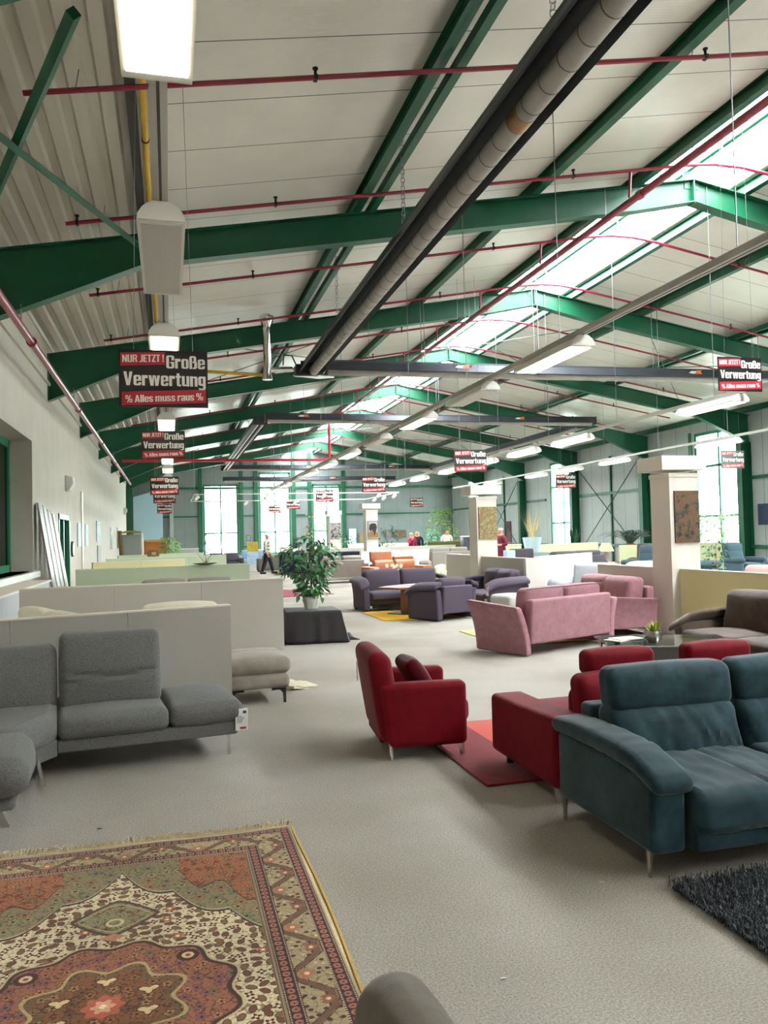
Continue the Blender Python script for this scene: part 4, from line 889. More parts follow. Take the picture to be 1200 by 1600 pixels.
# ================================================================ rugs in the foreground
def persian(W=652, H=1136):
    X, Y = np.meshgrid(np.linspace(-.815, .815, W), np.linspace(-1.42, 1.42, H)); ax, ay = abs(X), abs(Y)
    hsh = lambda i, j, s: np.mod(np.sin(i*127.1+j*311.7+s*74.7)*43758.5453, 1.0)
    C = lambda s: np.array([int(s[k:k+2], 16)/255 for k in (0, 2, 4)])
    img = np.zeros((H, W, 3)); 
    def put(mask, c): img[mask] = C(c) if isinstance(c, str) else c
    def cells(cell, s, jit=.5):
        i, j = np.floor(X/cell), np.floor(Y/cell); best = np.full(X.shape, 9.); out = [np.zeros_like(X) for _ in range(5)]
        for di in (-1, 0, 1):
            for dj in (-1, 0, 1):
                a, b = i+di, j+dj; cx = (a+.5+jit*(hsh(a, b, s)-.5))*cell; cy = (b+.5+jit*(hsh(a, b, s+1)-.5))*cell
                d = np.hypot(X-cx, Y-cy)/cell; m = d < best; best = np.where(m, d, best)
                for k, v in enumerate((X-cx, Y-cy, hsh(a, b, s+2), hsh(a, b, s+3), hsh(a, b, s+4))): out[k] = np.where(m, v, out[k])
        return best, out
    def fbm(sc, s):
        return (np.sin(X*sc+3*np.sin(Y*sc*.7+s))+np.sin(Y*sc*1.1+2.5*np.sin(X*sc*.8+s*2)))/2
    # ivory field with brown sprigs
    put(np.ones(X.shape, bool), 'd0bf9e')
    v = fbm(60, 1.0); put(abs(v) < .07, '7d7352'); put(abs(fbm(85, 4.)) < .06, '8c7f60')
    d, (dx, dy, r1, r2, r3) = cells(.044, 3, .5)
    an = r1*2*PI; u = dx*np.cos(an)+dy*np.sin(an); w = -dx*np.sin(an)+dy*np.cos(an); th = np.arctan2(w, u); rr = np.hypot(u, w)
    leaf = (u/.0195)**2+(w/.0125)**2; put(leaf < 1.25, '4a2f26'); put(leaf < .8, '6b4433'); put((leaf < .8) & (r3 > .6), '7a5a3e')
    flo = (r2 > .55); pet = rr < .0185*(.72+.28*np.cos(4*th)); put(flo & (rr < .024), 'c9bb9a'); put(flo & pet, '4a2019'); put(flo & (rr < .006), 'd8c8a2')
    big, (bx, by, b1, b2, b3) = cells(.15, 9, .6); br = np.hypot(bx, by); bt = np.arctan2(by, bx)
    put((b1 > .62) & (br < .03*(.75+.25*np.cos(6*bt))), '5b3a2d'); put((b1 > .62) & (br < .024*(.75+.25*np.cos(6*bt))), 'a8664a'); put((b1 > .62) & (br < .008), 'e0cda8')
    def motif(mask, base, cols, cell, s, line):
        put(mask, base); vv = fbm(48+s, s*1.3); put(mask & (abs(vv) < .08), line)
        d, (dx, dy, r1, r2, r3) = cells(cell, s, .6); t = np.arctan2(dy, dx); rr = np.hypot(dx, dy); R = cell*.42
        for k, c in enumerate(cols):
            sel = mask & (r1*len(cols) >= k) & (r1*len(cols) < k+1)
            put(sel & (rr < R*(.74+.26*np.cos(5*t+r2*6))), line); put(sel & (rr < R*.8*(.74+.26*np.cos(5*t+r2*6))), c); put(sel & (rr < R*.25), '3b2a24')
    FX, FY = .55, 1.155
    # corner spandrels with scalloped edge
    q = ax/FX; bnd = 1.08-.62*q**.9-.08*np.abs(np.sin(q*PI*2.5)); spand = ay > bnd
    motif(spand, '857656', ['74705a', '9a875c', '9a6848', '8f8160'], .075, 21, '5a5746')
    put((np.abs(ay-bnd) < .007), '3c2f28'); put((np.abs(ay-bnd-.014) < .004), 'b5a888')
    deep = (ay > bnd+.25+.04*np.sin(q*PI*6)) & (q > .45)
    motif(deep, '9a6242', ['a97148', '82492f', 'ad8058', '76705a'], .05, 27, '6a3524')
    put(np.abs(ay-(bnd+.25+.04*np.sin(q*PI*6))) < np.where(q > .45, .005, -1), '4a2a22')
    # pendants
    pe = np.abs(ay-.63)/.15+(ax/.165)**1.35; pend = pe < 1
    motif(pend, '8a8262', ['7a4a3c', '9b9070', 'a0654c'], .05, 33, '5f573f'); put((pe > .93) & (pe < 1.06), '4f3c2d'); put((pe > .78) & (pe < .83), 'b7a67c')
    put((np.hypot(X, ay-.585) < .035) & ~(np.hypot(X, ay-.585) < .022), 'cdbb92'); put((ax < .006) & (ay > .36) & (ay < .48), '5a3c30'); put((np.abs(X) < .05*(1-np.abs(ay-.465)/.03)), 'b97f63')
    # central medallion
    t = np.arctan2(Y, X); rm = np.hypot(X/.42, Y/.39)+.05*np.cos(12*t)
    med = rm < 1; motif(med, '93604a', ['7f5560', 'a86a48', '6d6a55', 'b07a58', '875060'], .056, 41, '5e3a32')
    put((rm > .98) & (rm < 1.02), '46302a'); put((rm > 1.02) & (rm < 1.045), 'b9a684')
    ri = np.hypot(X/.25, Y/.24)+.12*np.cos(8*t); motif(ri < 1, '7d5238', ['96653f', '6b4a36', 'a27a50'], .06, 47, '4a2f25'); put((ri > .96) & (ri < 1.02), 'a89a6e'); put((ri > .86) & (ri < .9), '5d5a40')
    rc = np.hypot(X, Y); put(rc < .062*(1+.12*np.cos(8*t)), 'b5614a'); put(rc < .034*(1+.2*np.cos(6*t)), 'd99f86'); put(rc < .012, 'e8d6b0')
    for (cx, cy) in ((0, .15), (0, -.15), (.14, .06), (-.14, .06), (.14, -.06), (-.14, -.06)):
        e = np.hypot((X-cx)/1.5, Y-cy); put(e < .022+.008*np.sin(3*np.arctan2(Y-cy, X-cx)), '4a2f25'); put(e < .018+.007*np.sin(3*np.arctan2(Y-cy, X-cx)), 'd2b98c')
    for (cx, cy) in [(sx*.27, sy*.25) for sx in (-1, 1) for sy in (-1, 1)]:
        e = np.hypot(X-cx, Y-cy); put(e < .04, '4a2722'); put(e < .022, 'cbb690'); put(e < .009, '8a3f30')
    # borders
    e = np.minimum(.815-ax, 1.42-ay); side = (.815-ax) < (1.42-ay); tt = np.where(side, Y, X)
    bord = e < .265; put(bord, '9a8a6c')
    main = (e > .075) & (e < .195); d, (dx, dy, r1, r2, r3) = cells(.034, 55, .7); put(main, 'a1906f'); put(main & (abs(fbm(70, 7.)) < .1), '7a6b50')
    rr = np.hypot(dx, dy); put(main & (rr < .0085) & (r1 > .45), '4b3128'); put(main & (rr < .006) & (r1 < .25), 'c9b183')
    tri = np.abs(np.mod(tt/.17, 2)-1); lv = .095+.08*np.clip((tri-.25)*2, 0, 1); put(main & (np.abs(e-lv) < .014), '6f4f3d'); put(main & (np.abs(e-lv-.018) < .003), '4d352b'); put(main & (np.abs(e-lv+.018) < .003), '4d352b')
    ph = np.mod(tt/.34+.5, 1)-.5; rose = np.hypot(ph*.34, e-.155); put(main & (rose < .034), '8f8463'); put(main & (rose < .026+.006*np.sin(7*np.arctan2(e-.155, ph))), 'a9664c'); put(main & (rose < .010), 'd8bd90')
    ph = np.mod(tt/.34, 1)-.5; rose = np.hypot(ph*.34, e-.112); put(main & (rose < .024+.006*np.sin(5*np.arctan2(e-.112, ph))), '8a5a46'); put(main & (rose < .009), 'cfb588')
    for (a, b) in ((.018, .075), (.195, .25)):
        g = (e > a) & (e < b); put(g, '3d2528'); m = (a+b)/2; z = np.mod(tt/.036, 1)-.5
        put(g & (np.hypot(z*.036, e-m) < .015*(.8+.2*np.cos(4*np.arctan2(e-m, z)))), '9c6554'); put(g & (np.hypot(z*.036, e-m) < .005), '5a2f2d')
        put(g & ((np.abs(e-a-.005) < .0028) | (np.abs(e-b+.005) < .0028)) & (np.mod(tt/.012, 1) < .6), 'b3a283')
    put((e > .25) & (e < .265), '8b7a5c'); put((e > .258) & (e < .262), '3d2528')
    put(e < .018, 'a08e72'); put(e < .011, 'cdb98f')
    rng = np.random.default_rng(3); img *= rng.uniform(.86, 1.1, (H, W, 1)); img *= (1+.05*np.sin(Y*9)[..., None]*np.cos(X*7)[..., None])
    return np.clip(img, 0, 1)
def imgmat(name, arr, rough=.9, bump=.2, sheen=.1):
    h, w = arr.shape[:2]; im = bpy.data.images.new(name, w, h); px = np.ones((h, w, 4), np.float32); px[..., :3] = arr; im.pixels.foreach_set(px.ravel()); im.update(); im.pack()
    m = bpy.data.materials.new(name); m.use_nodes = True; N = m.node_tree.nodes; L = m.node_tree.links; b = N['Principled BSDF']
    t = N.new('ShaderNodeTexImage'); t.image = im; tc = N.new('ShaderNodeTexCoord'); L.new(tc.outputs['UV'], t.inputs[0]); L.new(t.outputs[0], b.inputs['Base Color'])
    b.inputs['Roughness'].default_value = rough; b.inputs['Specular IOR Level'].default_value = .15; b.inputs['Sheen Weight'].default_value = sheen
    if bump:
        bp = N.new('ShaderNodeBump'); bp.inputs['Strength'].default_value = bump; bp.inputs['Distance'].default_value = .003; L.new(t.outputs[0], bp.inputs['Height']); L.new(bp.outputs[0], b.inputs['Normal'])
    return m
pr = thing('persian_rug', 'large patterned oriental rug with cream fringe lying in the foreground', 'rug', (-.23, 2.78, 0), 0)
nx, ny = 40, 60; P = []
for i in range(nx+1):
    row = []
    for j in range(ny+1):
        x = -.815+1.63*i/nx; y = -1.42+2.84*j/ny
        z = .010+.004*max(0, math.sin(x*9+.6))*max(0, (y-1.2)/.2)+.003*mnoise.noise(Vector((x*3, y*3, 0)))
        xo = .008*math.sin(y*3)
        row.append((x+xo, y+.006*math.sin(x*6), z))
    P.append(row)
mb = MB().sheet([r for r in P][::-1]); ro = part('pile', mb, imgmat('oriental pattern', persian()), pr, solid=.008)
uvl = ro.data.uv_layers.new(name='UVMap')
for lp in ro.data.loops:
    v = ro.data.vertices[lp.vertex_index].co; uvl.data[lp.index].uv = ((v.x+.815)/1.63, (v.y+1.42)/2.84)
mb = MB(); rnd = random.Random(5)
for k in range(620):
    x = rnd.uniform(-.815, .815); ln = rnd.uniform(.03, .09)*(1.15 if math.sin(x*11) > 0 else .6); pts = []; dx = rnd.uniform(-.9, .9); lift = rnd.uniform(.0, .022)
    for i in range(4):
        t = i/3; pts.append((x+dx*.03*t+rnd.uniform(-.006, .006), 1.42+ln*t-.03*(lift > .018)*t*t, .012+lift*math.sin(t*PI)*1.2+rnd.uniform(0, .004)))
    mb.tube(pts, .0022, 4, cap=False)
part('fringe', mb, mat('cream fringe yarn', '#cdbf9f', '#b8a987', scale=30, rough=.9), pr)
mb = MB().tube([(.818+.008*math.sin(y*3), y, .012) for y in np.linspace(-1.42, 1.42, 40)], .009, 6); part('selvage', mb, mat('ochre binding', '#c2a468', '#b09256', scale=40, rough=.9), pr)
mb = MB().tube([(x, 1.422+.006*math.sin(x*6), .013) for x in np.linspace(-.815, .815, 30)], .008, 6); part('end_binding', mb, MC['cream fringe yarn'], pr)
# dark shag rug
sg = thing('shag_rug', 'dark charcoal long pile shag rug before the blue sofa', 'rug', (2.78, 2.33, 0))
part('backing', MB().box(-.78, .8, -.66, .66, .001, .012), mat('shag backing', '#1f2022', rough=1), sg, smooth=False)
mb = MB(); rnd = random.Random(11); vs = []; fs = []
for k in range(24000):
    x = rnd.uniform(-.8, .1) if k < 18000 else rnd.uniform(.1, .8); y = rnd.uniform(-.64, .67)
    az = rnd.uniform(0, 2*PI); ln = rnd.uniform(.02, .05); w = rnd.uniform(.0012, .0028); h = rnd.uniform(.022, .045)
    dx, dy = math.cos(az)*ln, math.sin(az)*ln; nx_, ny_ = -math.sin(az)*w, math.cos(az)*w; o = len(vs)
    vs += [(x-nx_, y-ny_, .008), (x+nx_, y+ny_, .008), (x+dx*.5-nx_, y+dy*.5-ny_, .008+h), (x+dx*.5+nx_, y+dy*.5+ny_, .008+h), (x+dx, y+dy, .006+h*.75)]
    fs += [(o, o+1, o+3, o+2), (o+2, o+3, o+4)]
mb.add(vs, fs); o = part('pile', mb, mat('charcoal yarn', '#1d2023', '#4c5156', scale=120, rough=.55, spec=.4, contrast=.2), sg); o['kind'] = 'stuff'
# bits of lint on the carpet
for k, (px, py, lb) in enumerate(((940, 1380, 'white paper scrap on the carpet near the blue sofa leg'), (785, 1531, 'small white paper scrap on the bare carpet in the foreground'), (155, 1296, 'tiny dark leaf crumb on the carpet above the oriental rug'))):
    p = F(px, py); w = .012
    tag(part('paper_scrap' if k < 2 else 'leaf_crumb', MB().add([(-w, -.004, .004), (w*.3, -.006, .008), (w*1.4, .004, .003), (-w*.5, .007, .006)], [(0, 1, 2, 3)]), M_tag if k < 2 else M_ink, None, loc=p, solid=.001), lb, 'scrap')
# ================================================================ dividers and pillars
def divmat(n, c, c2=None): return mat(n, c, c2 or c, scale=200, rough=.85, bump=.12)
D_grey = divmat('divider grey beige', '#bdb9b1', '#b4b0a8'); D_white = divmat('divider white', '#dedbd6', '#d6d3ce'); D_sage = divmat('divider sage', '#bdc9ac', '#b4c0a3'); D_straw = divmat('divider straw', '#d6cc9c', '#cdc393')
D_greydk = divmat('divider grey', '#a9a59d', '#a09c94'); D_lime = divmat('divider pale lime', '#c9cda0', '#c0c597'); D_cream = divmat('divider cream', '#cfc6bb', '#c6bdb2')
M_edge = mat('divider edge', '#d8d1c2', rough=.6)
def divider(label, p, q, z, m, th=.1, seams=2, cap=True):
    p, q = Vector((p[0], p[1], 0)), Vector((q[0], q[1], 0)); d = q-p; Ln = d.length
    r = thing('display_divider', label, 'divider', p, math.atan2(d.y, d.x))
    n = max(1, seams); w = Ln/n
    for i in range(n): part('panel', MB().box(i*w+.0015, (i+1)*w-.0015, -th/2, th/2, 0, z-.012), m, r, bevel=.003)
    part('top_edge', MB().box(0, Ln, -th/2-.003, th/2+.003, z-.012, z), M_edge, r, smooth=False)
    return r
def L2(a, za, b=None): v = F(*a, za); return (v.x, v.y)
p0, p1_ = L2((358, 944), .925), L2((0, 968), .925)
e = Vector((p1_[0]-p0[0], p1_[1]-p0[1])); divider('grey divider standing right behind the grey corner sofa', (p0[0]+e.x*1.45, p0[1]+e.y*1.45), p0, .925, D_greydk, .09, 3)
p0, p1_ = L2((441, 903), .96), L2((30, 920), .96); divider('long grey beige divider behind the ottoman, second from the camera', p1_, p0, .96, D_grey, .1, 3)
divider('sage green divider with a branch ornament on it', L2((118, 890), .96), L2((389, 880), .96), .96, D_sage, .1, 2)
divider('straw yellow divider behind the sage one', L2((144, 879), .96), L2((288, 873), .96), .96, D_straw, .1, 2)
divider('pale sage divider behind the straw yellow one', L2((166, 873), .96), (1.95, 29.6), .96, D_sage, .1, 3)
divider('farthest pale sage divider along the plaster wall', (-2.0, 33.8), (1.4, 35.6), .96, D_sage, .1, 2)
M_pillar = mat('pillar paint', '#d5cfc6', '#cdc7be', scale=2, rough=.8)
def pillar(n, X, Y, h, label, w=.47, capw=.62, base=0):
    mb = MB().rbox(w, w, h-.26, .004, (X+w/2, Y+w/2, (h-.26)/2), n=1, a=1).rbox(w+.03, w+.03, .06, .003, (X+w/2, Y+w/2, h-.27), n=1, a=1).rbox(capw+.1, capw, .2, .004, (X+w/2-.03, Y+w/2, h-.1), n=1, a=1)
    return struct('pillar_%d' % n, mb, M_pillar, label, smooth=False)
P1 = (6.86, 10.0); P2 = (6.47, 16.45); P3 = (7.35, 30.3); P4 = (7.4, 37.9)
pillar(1, *P1, 2.53, 'off white square pillar with the rusty brown picture'); pillar(2, *P2, 2.54, 'off white square pillar with the flowery picture'); pillar(3, *P3, 2.75, 'off white pillar with the animal picture'); pillar(4, *P4, 2.75, 'off white pillar with the tree picture', w=.55)
def picmat(name, cols, scale, dist=2.5, bump=0):
    m = bpy.data.materials.new(name); m.use_nodes = True; N = m.node_tree.nodes; L = m.node_tree.links; b = N['Principled BSDF']; b.inputs['Roughness'].default_value = .6
    tc = N.new('ShaderNodeTexCoord'); nz = N.new('ShaderNodeTexNoise'); nz.inputs['Scale'].default_value = scale; nz.inputs['Detail'].default_value = 8; nz.inputs['Roughness'].default_value = .75; nz.inputs['Distortion'].default_value = dist
    L.new(tc.outputs['Object'], nz.inputs[0]); r = N.new('ShaderNodeValToRGB'); n = len(cols)
    while len(r.color_ramp.elements) < n: r.color_ramp.elements.new(.5)
    for i, c in enumerate(cols): r.color_ramp.elements[i].position = .34+.32*i/(n-1); r.color_ramp.elements[i].color = hx(c)
    L.new(nz.outputs[0], r.inputs[0]); L.new(r.outputs[0], b.inputs['Base Color']); return m
def picture(label, X, Y, z0, z1, w, m, frame=None, face='-y', th=.03, rz=0, name='canvas_picture'):
    "picture whose face looks to -y (rz=0)"
    r = thing(name, label, 'picture', (X, Y, (z0+z1)/2), rz); h = (z1-z0)/2
    part('canvas', MB().box(-w/2, w/2, -th, 0, -h, h), m, r, smooth=False)
    if frame:
        part('picture_frame', MB().box(-w/2-.03, -w/2, -th-.01, 0, -h-.03, h+.03).box(w/2, w/2+.03, -th-.01, 0, -h-.03, h+.03).box(-w/2, w/2, -th-.01, 0, h, h+.03).box(-w/2, w/2, -th-.01, 0, -h-.03, -h), frame, r, smooth=False)
    return r
za, zb = atY(1070, 767, P1[1]).z, atY(1070, 848, P1[1]).z
picture('rusty brown bark patterned picture on the nearest pillar', P1[0]+.26, P1[1]-.002, zb, za, .39, picmat('rust art', ['#120e0c', '#262220', '#3d3028', '#584a38', '#6e4826', '#463a30', '#786a52'], 9, .2))
za, zb = atY(765, 792, P2[1]).z, atY(765, 842, P2[1]).z
picture('flowery green and pink picture on the second pillar', P2[0]+.25, P2[1]-.002, zb, za, .42, picmat('flower art', ['#221e12', '#5a5226', '#b8a47a', '#5c601c', '#9a7060', '#3f4a14', '#c9b890'], 13, .2))
za, zb = atY(585, 815, P3[1]).z, atY(585, 841, P3[1]).z
def blotpic(root, pts, m, th): part('painted_shape', MB().prism(pts, 'y', -th-.004, -th), m, root, smooth=False)
an = picture('picture of a dark animal on ochre ground on the third pillar', P3[0]+.26, P3[1]-.002, zb, za, .36, mat('grey art ground', '#a9a7a4', '#bcb9b5', scale=4, rough=.7), frame=mat('thin grey frame', '#7d7a76', rough=.6))
blotpic(an, [(-.18, -.3), (.18, -.3), (.18, -.12), (.05, .02), (-.18, -.1)], mat('ochre art', '#a07a44', '#7d5a30', scale=9, rough=.8), .03)
blotpic(an, [(-.16, .05), (-.13, .22), (-.02, .26), (.12, .24), (.16, .1), (.12, -.05), (.07, -.2), (.03, -.22), (.03, -.08), (-.05, .0), (-.12, -.06)], mat('dark art', '#221f1d', '#3a3430', scale=14, rough=.8), .0335)
za, zb = atY(527, 817, P4[1]).z, atY(527, 843, P4[1]).z
picture('dark tangled tree picture on the farthest pillar', P4[0]+.28, P4[1]-.002, zb, za, .5, picmat('tree art', ['#151313', '#2b2827', '#4d4846', '#b9b2ad', '#2a2625', '#8e8682'], 9, .6))
# dividers on the pillar side
zq = .93
divider('straw yellow divider behind the mocha brown sofa', (7.02, 9.98), (6.98, 5.2), zq, D_straw, .1, 2)
divider('beige divider between the nearest pillar and the pink sofa', (7.05, 12.3), (7.05, 10.52), zq, D_cream, .1, 1)
q = L2((822, 872), 1.0); divider('beige divider running from the second pillar towards the plum loveseat', (q[0]-.02, 16.42), q, 1.0, D_grey, .12, 1)
q2 = L2((842, 871), 1.0); divider('short white end piece of the beige divider by the plum loveseat', (q[0]-.06, q[1]-.06), (q2[0]+.02, q[1]-.06), 1.0, D_white, .1, 1)
divider('white divider behind the pale grey armchair', (q2[0]+.5, 15.6), L2((922, 863), .98), .98, D_white, .1, 1)
divider('beige divider running back from the second pillar', (6.9, 19.6), (6.75, 16.95), 1.0, D_grey, .1, 1)
divider('long white divider behind the orange sofa', L2((563, 862), .95), L2((692, 857), .95), .95, D_white, .1, 2)
divider('long beige divider in front of the animal picture pillar', (5.6, 32.0), (11.8, 32.6), 1.03, D_grey, .1, 3)
divider('pale lime divider before the second side window', F(838, 851, 1.0)[:2], F(933, 847, 1.0)[:2], 1.0, D_lime, .1, 2)
divider('pale lime divider behind the teal recliner and the palm', F(968, 852, 1.0)[:2], F(1040, 850, 1.0)[:2], 1.0, D_lime, .1, 2)
divider('pale lime divider seen between the nearest pillar and the window', F(1088, 848, 1.0)[:2], F(1136, 847, 1.0)[:2], 1.0, D_lime, .1, 1)
# ================================================================ black draped table with the fig tree
tb = thing('draped_table', 'low table under a black cloth carrying the potted fig tree', 'table', (1.98, 11.72, 0), R_(-3))
part('table_body', MB().box(-.36, .36, -.38, .38, 0, .44), M_legd, tb, smooth=False)
rows = []; nseg = 72
for k, (z, g) in enumerate(((.452, .0), (.452, .5), (.452, .97), (.445, 1.0), (.41, 1.015), (.3, 1.04), (.18, 1.075), (.07, 1.10), (.012, 1.12))):
    row = []
    for i in range(nseg+1):
        w = 2*PI*i/nseg; c, s = math.cos(w), math.sin(w); m_ = max(abs(c), abs(s)); x, y = c/m_*.385*g, s/m_*.40*g
        dn = max(0, .44-z); f = dn*.10*(math.sin(9*w+1)+.5*math.sin(17*w)); fl = 1+f+ (dn*.25 if abs(w-5.5) < .25 else 0)
        row.append((x*fl, y*fl, z))
    rows.append(row)
CLm = mat('black cloth', '#2f2a2c', '#262124', scale=30, rough=.8, sheen=.2)
part('cloth', MB().sheet([r for r in zip(*rows)]), CLm, tb, ang=60, solid=.004)
cp = F(530, 1000)-Vector((1.98, 11.72, 0)); mb = MB()
def lump(cx, cy, L1, W1, h, a, sd):
    g = []
    for i in range(13):
        row = []
        for j in range(9):
            u, v = i/6-1, j/4-1; x = u*L1; y = v*W1*(1-.3*abs(u)); b = max(0, 1-abs(u)**2.2)*max(0, 1-v*v); z = .005+h*b*(.7+.5*mnoise.noise(Vector((u*2.5+sd, v*2, sd))))
            X = cx+x*math.cos(a)-y*math.sin(a); Y = cy+x*math.sin(a)+y*math.cos(a); row.append((X, Y, z))
        g.append(row)
    mb.sheet(g)
lump(cp.x-.12, cp.y+.1, .25, .13, .12, -.3, 2); lump(cp.x+.1, cp.y+.05, .16, .08, .15, .5, 5); lump(cp.x+.15, cp.y-.0, .16, .05, .05, -.3, 9)
part('cloth_train', mb, CLm, tb, ang=80, solid=.004, label='end of the black cloth trailing on the carpet')
# fig tree
def leafy(nleaf, pts_fn, L1, W1, seed, droop=.5):
    rnd = random.Random(seed); mb = MB(); vs = []; fs = []
    for k in range(nleaf):
        p, out = pts_fn(rnd); az = math.atan2(out.y, out.x)+rnd.uniform(-.9, .9); ln = L1*rnd.uniform(.7, 1.2); w = W1*rnd.uniform(.8, 1.2); pitch = rnd.uniform(-droop-.5, .35)
        d = Vector((math.cos(az)*math.cos(pitch), math.sin(az)*math.cos(pitch), math.sin(pitch))); s = d.cross(Vector((0, 0, 1))).normalized(); n = s.cross(d); roll = rnd.uniform(-.7, .7); s = s*math.cos(roll)+n*math.sin(roll); n = s.cross(d)
        o = len(vs); vs += [p, p+d*ln*.35+s*w+n*w*.3, p+d*ln*.4, p+d*ln*.35-s*w+n*w*.3, p+d*ln*.75+s*w*.6-n*ln*.06, p+d*ln*.75-n*ln*.1, p+d*ln*.75-s*w*.6-n*ln*.06, p+d*ln-n*ln*.22]
        fs += [(o, o+1, o+2), (o, o+2, o+3), (o+1, o+4, o+5, o+2), (o+2, o+5, o+6, o+3), (o+4, o+7, o+5), (o+5, o+7, o+6)]
    return mb.add(vs, fs)
M_leaf = mat('fig leaf', '#2f6b45', '#5d9a63', scale=7, rough=.4, spec=.5, contrast=.2); M_leafd = mat('dark leaf', '#1f4a2e', '#3c7448', scale=6, rough=.45); M_leafl = mat('light leaf', '#6f9c4a', '#9cc06a', scale=6, rough=.5)
M_bark = mat('bark', '#6b4f3c', '#83634b', scale=20, rough=.9)
def ficus(name, label, loc, H, R, nl, ms, lsz=.085, pot=None, seed=1, potm=None, lower=.1, group=None, stem=True, width=lambda t: 1):
    r = thing(name, label, 'plant', loc, 0, group); pr_, ph = pot
    part('pot', MB().lathe([(0, 0), (pr_*.78, 0), (pr_, ph), (pr_*1.03, ph), (pr_*1.03, ph+.012), (pr_*.92, ph+.012), (pr_*.9, ph-.02), (0, ph-.02)], 24), potm or mat('grey white pot', '#c9c8c0', rough=.6), r)
    if stem:
        mb = MB().tube([(0, 0, ph-.03), (.01, .005, H*.4), (-.01, .01, H*.7), (.0, 0, H*.93)], .014, 7, r1=.004); rnd = random.Random(seed)
        for k in range(16):
            z = H*rnd.uniform(.25, .85); az = rnd.uniform(0, 2*PI); t = (z-ph)/(H-ph); q = R*width(t)*.7; mb.tube([(0, 0, z), (math.cos(az)*q*.5, math.sin(az)*q*.5, z+.06), (math.cos(az)*q, math.sin(az)*q, z+.05)], .004, 4, r1=.002)
        part('trunk', mb, M_bark, r)
    def pf(rnd):
        t = rnd.uniform(lower, 1); az = rnd.uniform(0, 2*PI); q = R*width(t)*math.sqrt(rnd.uniform(.05, 1)); lay = .05*math.sin(az*3+t*14)
        return Vector((math.cos(az)*q, math.sin(az)*q, ph+(H-ph)*t+lay)), Vector((math.cos(az), math.sin(az), 0))
    part('foliage', leafy(nl, pf, lsz, lsz*.26, seed), ms, r, ang=180)
    return r
wf = lambda t: [.4, .5, .5, .62, 1.0, .8, 1.0, .92, .5][min(8, int(max(0, t)*9))]
fg = ficus('fig_tree', 'potted green fig tree standing on the black draped table', (1.99, 11.74, .458), 1.02, .44, 500, M_leaf, .115, (.125, .17), 4, lower=.02, width=wf)
part('underplanting', leafy(110, lambda rnd: (Vector((rnd.uniform(-.1, .1), rnd.uniform(-.12, .06), .18+rnd.uniform(0, .1))), Vector((rnd.uniform(-1, 1), rnd.uniform(-1, 1), 0))), .07, .022, 8), mat('fresh leaf', '#5c8f2c', '#86b548', scale=9, rough=.45), fg, ang=180, label='lighter green leaves at the foot of the stem')
rr0 = thing('runner_rug', 'dark red runner on the carpet behind the fig tree', 'rug', (3.3, 21.3, 0)); part('pile', MB().prism([(x-3.3, y-21.3) for (x, y) in ((2.2, 20.2), (4.14, 20.8), (3.93, 21.7), (2.9, 23.9))], 'z', .001, .012), mat('dull red pile', '#7d2b3c', '#8d3a4a', scale=20, rough=.95), rr0, smooth=False)
# ================================================================ background furniture
def FY(px, py, z=0): v = F(px, py, z); return (v.x, v.y)
OR = mat('cognac leather', '#8f4d22', '#a25e2e', scale=5, rough=.4, spec=.5, bump=.05)
os_ = sofa('cognac orange leather sofa with box arms and one raised back', (6.85, 24.35), R_(4), 2.05, .95, OR, sh=.40, st=.18, bz=.14, aw=.32, ah=.54, arm='box', bh=.72, bt=.22, n=2, leg='metal', legm=M_legd, detail=4)
part('headrest', MB().rbox(.72, .16, .34, .04, (-.37, .40, .84), n=3, fn=lambda x, y, z: (x, y+.2*(z-.7), z)), OR, os_, label='raised headrest'); part('headrest', MB().rbox(.70, .16, .16, .05, (.37, .40, .76), n=3), OR, os_)
price_tag(os_, (-.82, -.485, .5), 0, .16, .28, False)
tt = thing('side_table', 'cream topped table in front of the orange sofa', 'table', (6.55, 22.6, 0), R_(-10))
part('table_top', MB().rbox(1.25, .62, .06, .02, (0, 0, .47), n=2), mat('cream lacquer', '#ddd6c4', rough=.4), tt)
for sx in (-.5, .5): part('leg', MB().box(sx-.03, sx+.03, -.2, .2, 0, .45), MC['cream lacquer'], tt, smooth=False)
fl = thing('flower_bunch', 'pale artificial flowers lying on the cream table', 'flowers', (6.3, 22.7, .501))
mb = MB(); rnd = random.Random(2)
for k in range(9):
    x, y, z = rnd.uniform(-.22, .26), rnd.uniform(-.08, .08), rnd.uniform(.05, .14)
    for j in range(6):
        a_ = j*PI/3; mb.add([(x, y, z), (x+.05*math.cos(a_-.4), y+.05*math.sin(a_-.4)*.5, z+.03+.03*math.sin(a_)), (x+.065*math.cos(a_), y+.065*math.sin(a_)*.5, z+.02+.045*math.sin(a_)), (x+.05*math.cos(a_+.4), y+.05*math.sin(a_+.4)*.5, z+.03+.03*math.sin(a_))], [(0, 1, 2, 3)])
part('blossom', mb, mat('blush petal', '#e6c3a8', '#f0e0d2', scale=30, rough=.6), fl); part('stem', MB().tube([(-.2, 0, .01), (0, .02, .06), (.25, 0, .02)], .008, 5), M_leafd, fl)
CR = mat('cream leather', '#c9c4ab', '#d4cfb8', scale=5, rough=.45, bump=.05)
sofa('cream leather armchair beside the orange sofa', (8.35, 23.35), R_(-38), .95, .85, CR, name='armchair', cat='armchair', sh=.38, st=.18, bz=.08, aw=.2, ah=.55, arm='round', bh=.86, bt=.2, n=1, detail=6, wrinkle=.02)
TP = mat('taupe leather', '#7d736b', '#887e76', scale=4, rough=.5)
